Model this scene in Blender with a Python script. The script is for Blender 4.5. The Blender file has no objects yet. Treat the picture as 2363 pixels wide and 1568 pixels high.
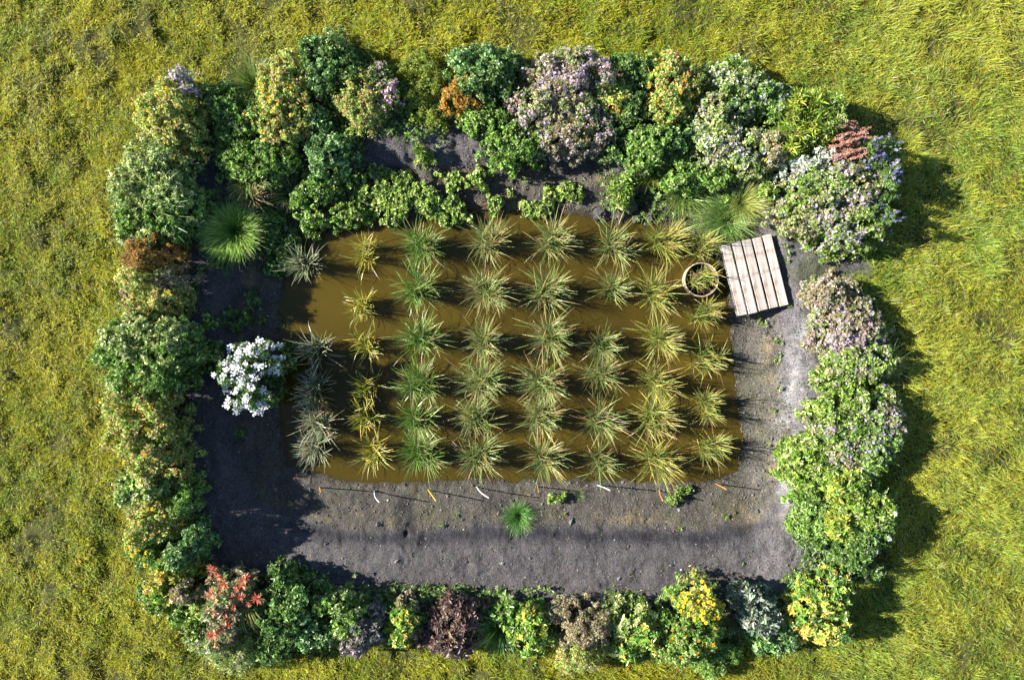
import bpy, math, random
import numpy as np
from mathutils import Vector
random.seed(7)
R = np.random.default_rng(11)
rad = math.radians
sc = bpy.context.scene
COL = sc.collection

# ------------------------------------------------------------------ camera
H = 11.0                                   # drone height above the water
PX = 145.0                                 # picture units per metre on the water
cam = bpy.data.cameras.new("Camera")
camo = bpy.data.objects.new("Camera", cam); COL.objects.link(camo)
camo.location = (0, 0, H)
cam.sensor_width = 36; cam.lens = 36 * H / (2363 / PX)
cam.clip_start = 0.1; cam.clip_end = 3000
sc.camera = camo

# ------------------------------------------------------------------ light
SUN_EL = 29.0
sdir = Vector((-1.0, 0.13, 0)).normalized()           # towards the sun, on the ground
to_sun = Vector((sdir.x * math.cos(rad(SUN_EL)), sdir.y * math.cos(rad(SUN_EL)), math.sin(rad(SUN_EL))))
w = bpy.data.worlds.new("World"); sc.world = w; w.use_nodes = True
nt = w.node_tree; nt.nodes.clear()
sky = nt.nodes.new("ShaderNodeTexSky"); sky.sky_type = 'NISHITA'; sky.sun_disc = False
sky.sun_elevation = rad(SUN_EL); sky.altitude = 1200; sky.dust_density = .3; sky.ozone_density = 1.6; sky.air_density = .8
sky.sun_rotation = math.atan2(sdir.x, sdir.y)
bg = nt.nodes.new("ShaderNodeBackground"); bg.inputs[1].default_value = 0.075
wo = nt.nodes.new("ShaderNodeOutputWorld")
nt.links.new(sky.outputs[0], bg.inputs[0]); nt.links.new(bg.outputs[0], wo.inputs[0])
sun = bpy.data.lights.new("Sun", 'SUN'); sun.energy = 5.0; sun.angle = rad(0.53); sun.color = (1, .95, .86)
suno = bpy.data.objects.new("Sun", sun); COL.objects.link(suno)
suno.rotation_euler = to_sun.to_track_quat('Z', 'Y').to_euler()
suno.location = (-12, 2, 12)
sc.view_settings.view_transform = 'Standard'; sc.view_settings.look = 'None'
sc.view_settings.exposure = 1.4; sc.view_settings.gamma = 1
sc.render.engine = 'CYCLES'
sc.cycles.max_bounces = 6; sc.cycles.transparent_max_bounces = 4

# ------------------------------------------------------------------ helpers
def P(px, py, z=0.0):
    """image pixel coordinates turned into world x and y for a point at height z"""
    k = (H - z) / H
    return ((px - 1181.5) / PX * k, (784 - py) / PX * k)

def vn(x, y, f, seed=0):
    """smooth value noise 0..1"""
    g = np.random.default_rng(1000 + seed).random((256, 256))
    c_, s_ = math.cos(.6 + seed), math.sin(.6 + seed)
    u = (x * c_ - y * s_) * f + 137.3 + seed * 3.1; v = (x * s_ + y * c_) * f + 91.7 + seed * 5.7
    i = np.floor(u).astype(int); j = np.floor(v).astype(int)
    a = u - i; b = v - j
    a = a * a * (3 - 2 * a); b = b * b * (3 - 2 * b)
    i0 = i % 256; i1 = (i + 1) % 256; j0 = j % 256; j1 = (j + 1) % 256
    return (g[i0, j0] * (1 - a) + g[i1, j0] * a) * (1 - b) + (g[i0, j1] * (1 - a) + g[i1, j1] * a) * b
def fbm(x, y, f, seed=0, o=4):
    s = 0; t = 0; A = 1
    for k in range(o):
        s = s + A * vn(x * (1 + .07 * k) + y * .31 * k, y - x * .23 * k, f * 2 ** k, seed + 11 * k); t += A; A *= .5
    return s / t
def sstep(a, b, x):
    t = np.clip((x - a) / (b - a), 0, 1); return t * t * (3 - 2 * t)

def poly_sd(poly, x, y):
    """signed distance to polygon, positive outside"""
    x = np.asarray(x, float); y = np.asarray(y, float)
    d = np.full(x.shape, 1e9); ins = np.zeros(x.shape, bool)
    n = len(poly)
    for i in range(n):
        ax, ay = poly[i]; bx, by = poly[(i + 1) % n]
        ex, ey = bx - ax, by - ay
        t = np.clip(((x - ax) * ex + (y - ay) * ey) / (ex * ex + ey * ey), 0, 1)
        d = np.minimum(d, (x - ax - t * ex) ** 2 + (y - ay - t * ey) ** 2)
        c = (ay > y) != (by > y)
        with np.errstate(divide='ignore', invalid='ignore'):
            xi = ax + (y - ay) / (by - ay if by != ay else 1e-9) * ex
        ins ^= c & (x < xi)
    d = np.sqrt(d); return np.where(ins, -d, d)

def mesh(name, V, F, mat, parent=None, C=None, smooth=False, loc=None):
    V = np.asarray(V, np.float32).reshape(-1, 3); F = np.asarray(F, np.int32)
    me = bpy.data.meshes.new(name)
    k = F.shape[1]; n = F.shape[0]
    me.vertices.add(len(V)); me.vertices.foreach_set("co", V.ravel())
    me.loops.add(n * k); me.loops.foreach_set("vertex_index", F.ravel())
    me.polygons.add(n); me.polygons.foreach_set("loop_start", np.arange(n, dtype=np.int32) * k)
    me.polygons.foreach_set("loop_total", np.full(n, k, np.int32))
    me.polygons.foreach_set("use_smooth", np.full(n, bool(smooth)))
    me.update(calc_edges=True)
    if C is not None:
        at = me.color_attributes.new("Col", 'FLOAT_COLOR', 'POINT')
        c4 = np.ones((len(V), 4), np.float32); c4[:, :3] = C
        at.data.foreach_set("color", c4.ravel())
    me.materials.append(mat)
    o = bpy.data.objects.new(name, me); COL.objects.link(o)
    if parent is not None: o.parent = parent
    if loc is not None: o.location = loc
    return o

def tag(o, label=None, cat=None, group=None, kind=None):
    if label: o["label"] = label
    if cat: o["category"] = cat
    if group: o["group"] = group
    if kind: o["kind"] = kind
    return o
def empty(name, loc, rz=0):
    o = bpy.data.objects.new(name, None); COL.objects.link(o)
    o.location = loc; o.rotation_euler = (0, 0, rz); o.empty_display_size = .1
    return o

class Geo:
    """collects quads"""
    def __init__(s): s.V = []; s.F = []; s.C = []; s.n = 0
    def add(s, V, F, C):
        V = np.asarray(V, float).reshape(-1, 3); F = np.asarray(F, int)
        C = np.broadcast_to(np.asarray(C, float), V.shape) if np.ndim(C) == 1 else np.asarray(C, float).reshape(-1, 3)
        s.V.append(V); s.F.append(F + s.n); s.C.append(C); s.n += len(V)
    def build(s, name, mat, parent=None, smooth=False, origin=None):
        V = np.concatenate(s.V); F = np.concatenate(s.F); C = np.concatenate(s.C)
        if origin is not None: V = V - np.asarray(origin)
        return mesh(name, V, F, mat, parent, C, smooth)

def blades(g, base, az, lean, L, wd, curve, c0, c1, nseg=3, twist=.6, tip=.12):
    N = len(az)
    if N == 0: return
    ts = np.linspace(0, 1, nseg + 1)
    pos = np.array(base, float).copy()
    tw = R.normal(0, twist, N)
    V = np.zeros((N, nseg + 1, 2, 3)); C = np.zeros((N, nseg + 1, 2, 3))
    for k, t in enumerate(ts):
        th = lean + curve * t
        az2 = az + tw * .25 * t
        d = np.stack([np.sin(th) * np.cos(az2), np.sin(th) * np.sin(az2), np.cos(th)], 1)
        if k: pos = pos + d * (L / nseg)[:, None]
        side = np.stack([-np.sin(az2), np.cos(az2), np.sin(tw) * .5], 1)
        prof = (0.65 + .8 * t) * (1 - t) + .25 * (1 - t) if False else (1 - t ** 2.2) * (.7 + .6 * t)
        ww = wd * max(prof, tip) * .5
        V[:, k, 0] = pos - side * ww[:, None]; V[:, k, 1] = pos + side * ww[:, None]
        c = c0 * (1 - t) + c1 * t
        C[:, k, 0] = c; C[:, k, 1] = c
    b = np.arange(N)[:, None] * (nseg + 1) * 2 + np.arange(nseg)[None] * 2
    F = np.stack([b, b + 1, b + 3, b + 2], -1).reshape(-1, 4)
    g.add(V.reshape(-1, 3), F, C.reshape(-1, 3))

def norm(v): return v / np.maximum(np.linalg.norm(v, axis=-1, keepdims=True), 1e-9)

def leaves(g, p, d, n, l, wd, C, fold=.25, rnd=False):
    """p base, d direction, n approx. normal; folded pointed (or rounded) leaf, two quads"""
    d = norm(d); s = norm(np.cross(d, n)); n = np.cross(s, d)
    l = l[:, None]; wd = wd[:, None]
    a, b = (.25, .72) if not rnd else (.12, .85)
    wa, wb = (.46, .34) if not rnd else (.42, .42)
    up = n * wd * fold; droop = -n * l * .18
    v = [p, p + d * l * a + s * wd * wa + up, p + d * l * b + s * wd * wb + up + droop * .5, p + d * l + droop,
         p + d * l * b - s * wd * wb + up + droop * .5, p + d * l * a - s * wd * wa + up]
    V = np.stack(v, 1)
    i = np.arange(len(p))[:, None] * 6
    F = np.concatenate([i + np.array([[0, 1, 2, 3]]), i + np.array([[0, 3, 4, 5]])], 0)
    g.add(V.reshape(-1, 3), F, np.repeat(C, 6, 0))

def rdir(n, up=0.0):
    v = R.normal(size=(n, 3)); v = norm(v); v[:, 2] = np.abs(v[:, 2]) if up else v[:, 2]
    return v
def pick(pal, n, var=.22):
    pal = np.array(pal, float); c = pal[R.integers(0, len(pal), n)]
    return c * np.exp(R.normal(0, var, (n, 1))) * np.exp(R.normal(0, .05, (n, 3)))

def tube(g, pts, rads, col, sides=5):
    pts = np.array(pts, float); n = len(pts); V = []
    for i in range(n):
        t = pts[min(i + 1, n - 1)] - pts[max(i - 1, 0)]; t = t / (np.linalg.norm(t) + 1e-9)
        a = np.cross(t, (0.3, .1, 1)) if abs(t[2]) < .95 else np.cross(t, (1, 0, 0)); a /= np.linalg.norm(a); b = np.cross(t, a)
        for k in range(sides):
            an = 2 * math.pi * k / sides; V.append(pts[i] + (a * math.cos(an) + b * math.sin(an)) * rads[i])
    F = [[i * sides + k, i * sides + (k + 1) % sides, (i + 1) * sides + (k + 1) % sides, (i + 1) * sides + k] for i in range(n - 1) for k in range(sides)]
    m = (n - 1) * sides
    if sides == 4: F += [[0, 3, 2, 1], [m, m + 1, m + 2, m + 3]]
    if sides == 6: F += [[0, 5, 2, 1], [5, 4, 3, 2], [m, m + 1, m + 2, m + 5], [m + 2, m + 3, m + 4, m + 5]]
    if sides == 8: F += [[m, m + 1, m + 2, m + 3], [m, m + 3, m + 4, m + 7], [m + 4, m + 5, m + 6, m + 7]]
    g.add(V, F, col)

# ------------------------------------------------------------------ materials
def plant_mat(name, rough=.5, trans=.3, spec=.35, emis=None):
    m = bpy.data.materials.new(name); m.use_nodes = True
    t = m.node_tree; t.nodes.clear(); N = t.nodes.new; L = t.links.new
    out = N("ShaderNodeOutputMaterial"); at = N("ShaderNodeAttribute"); at.attribute_name = "Col"
    b = N("ShaderNodeBsdfPrincipled"); b.inputs["Roughness"].default_value = rough
    b.inputs["Specular IOR Level"].default_value = spec
    tc = N("ShaderNodeTexCoord"); nz = N("ShaderNodeTexNoise"); nz.inputs["Scale"].default_value = 45; nz.inputs["Detail"].default_value = 2
    mr = N("ShaderNodeMapRange"); mr.inputs[1].default_value = .3; mr.inputs[2].default_value = .7; mr.inputs[3].default_value = .7; mr.inputs[4].default_value = 1.3
    mx = N("ShaderNodeVectorMath"); mx.operation = 'SCALE'
    L(tc.outputs["Object"], nz.inputs["Vector"]); L(nz.outputs["Fac"], mr.inputs[0])
    L(at.outputs["Color"], mx.inputs[0]); L(mr.outputs[0], mx.inputs["Scale"]); L(mx.outputs[0], b.inputs["Base Color"])
    tr = N("ShaderNodeBsdfTranslucent"); L(mx.outputs[0], tr.inputs["Color"])
    mi = N("ShaderNodeMixShader"); mi.inputs[0].default_value = trans
    L(b.outputs[0], mi.inputs[1]); L(tr.outputs[0], mi.inputs[2]); L(mi.outputs[0], out.inputs[0])
    return m
M_leaf = plant_mat("leaf", .34, .28, .6)
M_grass = plant_mat("meadow_grass", .55, .36, .24)
M_blade = plant_mat("rice_blade", .36, .25, .5)
M_petal = plant_mat("petal", .6, .25, .2)
M_stem = plant_mat("stem", .6, 0, .3)

def soil_mat():
    m = bpy.data.materials.new("soil"); m.use_nodes = True
    t = m.node_tree; t.nodes.clear(); N = t.nodes.new; L = t.links.new
    out = N("ShaderNodeOutputMaterial"); b = N("ShaderNodeBsdfPrincipled"); at = N("ShaderNodeAttribute"); at.attribute_name = "Col"
    tc = N("ShaderNodeTexCoord")
    def noise(s, d, r=.6):
        n = N("ShaderNodeTexNoise"); n.inputs["Scale"].default_value = s; n.inputs["Detail"].default_value = d; n.inputs["Roughness"].default_value = r
        L(tc.outputs["Object"], n.inputs["Vector"]); return n
    n1 = noise(38, 5, .75); n2 = noise(6, 4); n3 = noise(90, 2)
    def rng(n, a, c, lo, hi):
        r = N("ShaderNodeMapRange"); r.inputs[1].default_value = a; r.inputs[2].default_value = c; r.inputs[3].default_value = lo; r.inputs[4].default_value = hi
        L(n.outputs["Fac"], r.inputs[0]); return r
    r1 = rng(n1, .32, .68, .45, 1.75); r2 = rng(n2, .3, .7, .78, 1.22)
    mu = N("ShaderNodeMath"); mu.operation = 'MULTIPLY'; L(r1.outputs[0], mu.inputs[0]); L(r2.outputs[0], mu.inputs[1])
    sc_ = N("ShaderNodeVectorMath"); sc_.operation = 'SCALE'; L(at.outputs["Color"], sc_.inputs[0]); L(mu.outputs[0], sc_.inputs["Scale"])
    # coloured grit
    cn = N("ShaderNodeTexVoronoi"); cn.inputs["Scale"].default_value = 55; L(tc.outputs["Object"], cn.inputs["Vector"])
    mix = N("ShaderNodeMix"); mix.data_type = 'RGBA'; mix.blend_type = 'OVERLAY'; mix.inputs[0].default_value = .10
    L(sc_.outputs[0], mix.inputs[6]); L(cn.outputs["Color"], mix.inputs[7]); L(mix.outputs[2], b.inputs["Base Color"])
    b.inputs["Roughness"].default_value = .85; b.inputs["Specular IOR Level"].default_value = .25
    add = N("ShaderNodeMath"); add.operation = 'MULTIPLY_ADD'; L(n3.outputs["Fac"], add.inputs[0]); add.inputs[1].default_value = .5; L(n1.outputs["Fac"], add.inputs[2])
    bp = N("ShaderNodeBump"); bp.inputs["Strength"].default_value = 1.0; bp.inputs["Distance"].default_value = .045
    L(add.outputs[0], bp.inputs["Height"]); L(bp.outputs[0], b.inputs["Normal"]); L(b.outputs[0], out.inputs[0])
    return m
M_soil = soil_mat()

def water_mat():
    m = bpy.data.materials.new("muddy_water"); m.use_nodes = True
    t = m.node_tree; t.nodes.clear(); N = t.nodes.new; L = t.links.new
    out = N("ShaderNodeOutputMaterial"); b = N("ShaderNodeBsdfPrincipled"); tc = N("ShaderNodeTexCoord")
    n = N("ShaderNodeTexNoise"); n.inputs["Scale"].default_value = .55; n.inputs["Detail"].default_value = 4; n.inputs["Distortion"].default_value = .6
    L(tc.outputs["Object"], n.inputs["Vector"])
    cr = N("ShaderNodeValToRGB"); cr.color_ramp.elements[0].position = .3; cr.color_ramp.elements[0].color = (.044, .032, .0045, 1)
    cr.color_ramp.elements[1].position = .7; cr.color_ramp.elements[1].color = (.084, .059, .008, 1)
    L(n.outputs["Fac"], cr.inputs[0]); L(cr.outputs[0], b.inputs["Base Color"])
    b.subsurface_method = 'BURLEY' if hasattr(b, 'subsurface_method') else None
    b.inputs["Subsurface Weight"].default_value = 1.0; b.inputs["Subsurface Scale"].default_value = .08
    b.inputs["Subsurface Radius"].default_value = (1, .7, .3)
    b.inputs["Roughness"].default_value = .04; b.inputs["IOR"].default_value = 1.33; b.inputs["Specular IOR Level"].default_value = .5
    n2 = N("ShaderNodeTexNoise"); n2.inputs["Scale"].default_value = 9; n2.inputs["Detail"].default_value = 2; L(tc.outputs["Object"], n2.inputs["Vector"])
    bp = N("ShaderNodeBump"); bp.inputs["Strength"].default_value = .12; bp.inputs["Distance"].default_value = .01
    L(n2.outputs["Fac"], bp.inputs["Height"]); L(bp.outputs[0], b.inputs["Normal"]); L(b.outputs[0], out.inputs[0])
    return m
M_water = water_mat()

def wood_mat():
    m = bpy.data.materials.new("weathered_wood"); m.use_nodes = True
    t = m.node_tree; t.nodes.clear(); N = t.nodes.new; L = t.links.new
    out = N("ShaderNodeOutputMaterial"); b = N("ShaderNodeBsdfPrincipled"); tc = N("ShaderNodeTexCoord")
    at = N("ShaderNodeAttribute"); at.attribute_name = "Col"
    mp = N("ShaderNodeMapping"); mp.inputs["Scale"].default_value = (60, 3, 20); L(tc.outputs["Object"], mp.inputs[0])
    n = N("ShaderNodeTexNoise"); n.inputs["Scale"].default_value = 1; n.inputs["Detail"].default_value = 5; L(mp.outputs[0], n.inputs["Vector"])
    n2 = N("ShaderNodeTexNoise"); n2.inputs["Scale"].default_value = 7; n2.inputs["Detail"].default_value = 5; L(tc.outputs["Object"], n2.inputs["Vector"])
    cr = N("ShaderNodeValToRGB"); e = cr.color_ramp.elements
    e[0].position = .3; e[0].color = (.6, .55, .5, 1); e[1].position = .55; e[1].color = (1, 1, 1, 1)
    c2 = N("ShaderNodeValToRGB"); e = c2.color_ramp.elements
    e[0].position = .32; e[0].color = (.5, .42, .36, 1); e[1].position = .48; e[1].color = (1, 1, 1, 1)
    L(n.outputs["Fac"], cr.inputs[0]); L(n2.outputs["Fac"], c2.inputs[0])
    mx = N("ShaderNodeVectorMath"); mx.operation = 'MULTIPLY'; L(cr.outputs[0], mx.inputs[0]); L(c2.outputs[0], mx.inputs[1])
    m2 = N("ShaderNodeVectorMath"); m2.operation = 'MULTIPLY'; L(mx.outputs[0], m2.inputs[0]); L(at.outputs["Color"], m2.inputs[1])
    L(m2.outputs[0], b.inputs["Base Color"]); b.inputs["Roughness"].default_value = .8
    bp = N("ShaderNodeBump"); bp.inputs["Strength"].default_value = .5; bp.inputs["Distance"].default_value = .004
    L(n.outputs["Fac"], bp.inputs["Height"]); L(bp.outputs[0], b.inputs["Normal"]); L(b.outputs[0], out.inputs[0])
    return m
M_wood = wood_mat()
def plain(name, rough, spec=.4):
    m = bpy.data.materials.new(name); m.use_nodes = True
    t = m.node_tree; b = t.nodes["Principled BSDF"]; at = t.nodes.new("ShaderNodeAttribute"); at.attribute_name = "Col"
    n = t.nodes.new("ShaderNodeTexNoise"); n.inputs["Scale"].default_value = 40; n.inputs["Detail"].default_value = 4
    mr = t.nodes.new("ShaderNodeMapRange"); mr.inputs[1].default_value = .35; mr.inputs[2].default_value = .65; mr.inputs[3].default_value = .7; mr.inputs[4].default_value = 1.1
    s = t.nodes.new("ShaderNodeVectorMath"); s.operation = 'SCALE'
    t.links.new(n.outputs["Fac"], mr.inputs[0]); t.links.new(at.outputs["Color"], s.inputs[0]); t.links.new(mr.outputs[0], s.inputs["Scale"])
    t.links.new(s.outputs[0], b.inputs["Base Color"])
    b.inputs["Roughness"].default_value = rough; b.inputs["Specular IOR Level"].default_value = spec
    return m
M_paint = plain("painted_stick", .6); M_clay = plain("pot_rim", .6); M_stone = plain("stone", .85, .3)

# ------------------------------------------------------------------ terrain
POND = [P(*q) for q in [(672,585),(700,548),(760,525),(850,512),(1000,500),(1100,492),(1180,488),(1290,486),(1350,492),(1400,508),(1450,518),(1520,520),(1590,530),
        (1640,560),(1668,630),(1682,720),(1688,800),(1692,900),(1706,960),(1710,1030),(1698,1078),(1660,1102),(1600,1112),(1500,1108),(1330,1106),(1150,1103),
        (1080,1102),(980,1112),(880,1115),(800,1107),(745,1094),(700,1080),(664,1068),(652,1000),(648,850),(650,700)]]
GARDEN = [P(x, y, .3) for x, y in [(370,310),(450,250),(540,235),(620,225),(700,190),(800,180),(880,215),(935,250),(990,265),(1050,215),(1150,200),(1300,205),(1500,200),(1690,230),
        (1770,270),(1850,310),(1930,400),(1950,480),(1960,570),(2005,588),(2018,640),(1930,670),(1960,760),(1970,900),(1980,1060),(1960,1200),(1930,1290),(1900,1350),(1850,1400),
        (1750,1430),(1600,1450),(1400,1440),(1200,1430),(1000,1430),(850,1430),(700,1430),(560,1430),(480,1400),(430,1340),(380,1270),(350,1100),(335,950),(330,800),(340,600),(330,480)]]
def z_of(x, y, fine=True):
    x = np.asarray(x, float); y = np.asarray(y, float)
    d = poly_sd(POND, x, y)
    d = d + (fbm(x, y, 4, 31, 4) - .5) * .13 * sstep(-.5, 0, d)
    zb = np.interp(d, [-1, -.3, -.05, 0, .06, .35, .68, .76, .98, 1.2, 2.0, 4], [-.35, -.18, -.03, 0, .02, .075, .125, .15, .275, .30, .33, .36])
    far = sstep(.1, .9, d)
    g = sstep(-.3, .3, poly_sd(GARDEN, x, y))
    z = zb + far * (fbm(x, y, .9, 3, 3) - .5) * .10 + g * (fbm(x, y, 2.2, 5, 3) - .5) * .16
    top = sstep(1.7, 2.3, y) * (1 - g) * sstep(.05, .4, d)             # rilled clay slope on the pond's far side
    z = z + top * ((fbm(x * 1.0, y, 3.5, 8, 4) - .5) * .16 + (vn(x + .35 * y, y * .25, 7, 9) - .5) * .05)
    if fine:
        m = sstep(-.05, .05, d)
        z = z + m * ((fbm(x, y, 8, 21, 3) - .5) * .044 + (fbm(x, y, 3, 28, 3) - .5) * .05 * sstep(.1, .5, d) + (vn(x, y, 17, 22) - .5) * .012 + (vn(x, y, 29, 23) - .5) * .012 * (1 - .5 * g)) + g * (fbm(x, y, 4.5, 25, 2) - .5) * .10
        for (px, py, r, dep) in [(937, 1233, .035, .08), (1183, 1240, .035, .06), (700, 1290, .10, .02), (860, 1330, .12, .025), (1080, 1300, .1, .02), (1300, 1290, .12, .025), (1480, 1320, .1, .02), (1650, 1270, .12, .02), (1760, 1330, .1, .025), (1000, 1350, .11, .02), (1478, 470, .13, .16), (985, 262, .05, .1), (1460, 500, .1, .08), (870, 1150, .1, .03)]:
            cx, cy = P(px, py, .2); z = z - dep * np.exp(-(((x - cx) ** 2 + (y - cy) ** 2 * .5) / r ** 2))
        for (px, py, r, dep) in [(1440, 470, .2, .10), (1500, 480, .12, .12), (1395, 500, .08, .08), (955, 300, .4, .10), (1120, 330, .3, .08), (1340, 450, .3, .06), (1470, 500, .06, .07)]:
            cx, cy = P(px, py, .1); z = z + dep * np.exp(-(((x - cx) ** 2 + (y - cy) ** 2) / r ** 2)) * (.6 + .8 * fbm(x, y, 12, 40, 2))
    return z

def axis(a, step, ext):
    core = np.arange(-a, a + step / 2, step); out = a + np.cumsum(step * 1.35 ** np.arange(1, 40)); out = out[out < ext]
    return np.concatenate([-out[::-1], core, out])
xs = axis(9.2, .024, 400); ys = axis(6.4, .024, 400)
X, Y = np.meshgrid(xs, ys, indexing='xy')
Z = z_of(X, Y)
sd = poly_sd(POND, X, Y); gd = poly_sd(GARDEN, X, Y)
def mix(a, b, m): return a * (1 - m[..., None]) + np.array(b) * m[..., None]
pxX = X * PX / (1 - Z / H) + 1181.5; pxY = 784 - Y * PX / (1 - Z / H)
n0 = fbm(X, Y, 1.3, 51, 4); n1 = fbm(X, Y, 7, 52, 4); n2 = fbm(X, Y, 26, 53, 2)
Cc = np.zeros(X.shape + (3,)) + np.array([.125, .115, .117])
Cc *= (.75 + .5 * n0)[..., None]
bank = (1 - sstep(.62, .78, sd + (n1 - .5) * .25))
Cc = mix(Cc, [.118, .107, .090], bank)
tan = bank * sstep(.35, .6, sd) * sstep(.45, .62, n1) * .8
Cc = mix(Cc, [.27, .21, .11], tan * sstep(.4, .6, n0))
olive = bank * sstep(.5, .7, fbm(X, Y, 2.3, 61)) * .5
Cc = mix(Cc, [.12, .115, .06], olive)
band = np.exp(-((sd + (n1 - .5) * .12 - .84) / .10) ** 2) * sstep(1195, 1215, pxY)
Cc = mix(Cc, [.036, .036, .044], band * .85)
gul = np.exp(-((pxX - 935 - (pxY - 1180) * .1) / 22) ** 2) * sstep(1130, 1160, pxY) * (1 - sstep(1220, 1240, pxY))
Cc = mix(Cc, [.035, .033, .038], np.clip(gul * 1.2, 0, .8))
gul = np.exp(-((pxX - 1165 - (pxY - 1180) * .15) / 16) ** 2) * sstep(1130, 1160, pxY) * (1 - sstep(1220, 1240, pxY))
Cc = mix(Cc, [.04, .038, .042], np.clip(gul * .9, 0, .8))
# pale dusty patches, top slope too; right ridge's sunward brightness painted in
pale_patch = np.exp(-((pxX - 1835 - 25 * np.sin(pxY / 90)) / 32) ** 2) * sstep(690, 760, pxY) * (1 - sstep(1120, 1230, pxY)) * sstep(.38, .6, n1 * .6 + n2 * .4)
pale_patch += np.exp(-((pxX - 1800) / 30) ** 2 - ((pxY - 520) / 60) ** 2) * sstep(.4, .6, n1)
pale_patch += np.exp(-((pxX - 960) / 50) ** 2 - ((pxY - 315) / 16) ** 2) * .8 + np.exp(-((pxX - 1010) / 25) ** 2 - ((pxY - 330) / 30) ** 2) * .6
pale_patch += np.exp(-((pxX - 1810) / 35) ** 2 - ((pxY - 1150) / 60) ** 2) * sstep(.35, .6, n1) * .7
Cc = mix(Cc, [.27, .26, .26], np.clip(pale_patch, 0, 1) * .75)
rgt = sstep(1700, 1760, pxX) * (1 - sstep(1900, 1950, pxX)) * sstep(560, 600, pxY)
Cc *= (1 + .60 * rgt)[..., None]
tanp = np.exp(-((pxX - 1745) / 45) ** 2 - ((pxY - 1185) / 30) ** 2); Cc = mix(Cc, [.30, .22, .10], tanp * .5 * sstep(.4, .6, n1))
moss = np.exp(-((pxX - 1880) / 55) ** 2 - ((pxY - 625) / 32) ** 2); Cc = mix(Cc, [.085, .10, .05], np.clip(moss * 1.2, 0, .8))
wet = (1 - sstep(.02, .12, sd + (n1 - .5) * .15)); Cc = mix(Cc, [.060, .045, .020], wet * .7)
peb = sstep(.02, .05, sd) * (1 - sstep(.06, .14, sd)) * sstep(.55, .7, n2); Cc = mix(Cc, [.22, .20, .19], peb * .5)
Cc = Cc * .88
Cc = mix(Cc, [.085, .085, .022], sstep(-.12, .12, gd + (n1 - .5) * .3))
nx, ny = len(xs), len(ys)
idx = np.arange(nx * ny).reshape(ny, nx)
F = np.stack([idx[:-1, :-1], idx[:-1, 1:], idx[1:, 1:], idx[1:, :-1]], -1).reshape(-1, 4)
V = np.stack([X, Y, Z], -1).reshape(-1, 3)
gr = mesh("ground", V, F, M_soil, None, Cc.reshape(-1, 3), True); tag(gr, kind="structure")

# water: a level sheet meeting the banks
cx = np.linspace(P(600, 0)[0], P(1760, 0)[0], 90); cy = np.linspace(P(0, 1160)[1], P(0, 440)[1], 60)
WX, WY = np.meshgrid(cx, cy); wi = np.arange(WX.size).reshape(WX.shape)
WF = np.stack([wi[:-1, :-1], wi[:-1, 1:], wi[1:, 1:], wi[1:, :-1]], -1).reshape(-1, 4)
keep = poly_sd(POND, WX, WY).ravel()[WF].min(1) < .12
wt = mesh("water", np.stack([WX, WY, np.zeros_like(WX)], -1).reshape(-1, 3), WF[keep], M_water, None, None, True); tag(wt, kind="structure")

# height lookup for scattering
def hz(x, y):
    x = np.asarray(x, float); y = np.asarray(y, float)
    i = np.clip(np.searchsorted(xs, x), 0, nx - 1); j = np.clip(np.searchsorted(ys, y), 0, ny - 1)
    return Z[j, i]
def hz1(x, y): return float(hz(np.array([x]), np.array([y]))[0])

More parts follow.
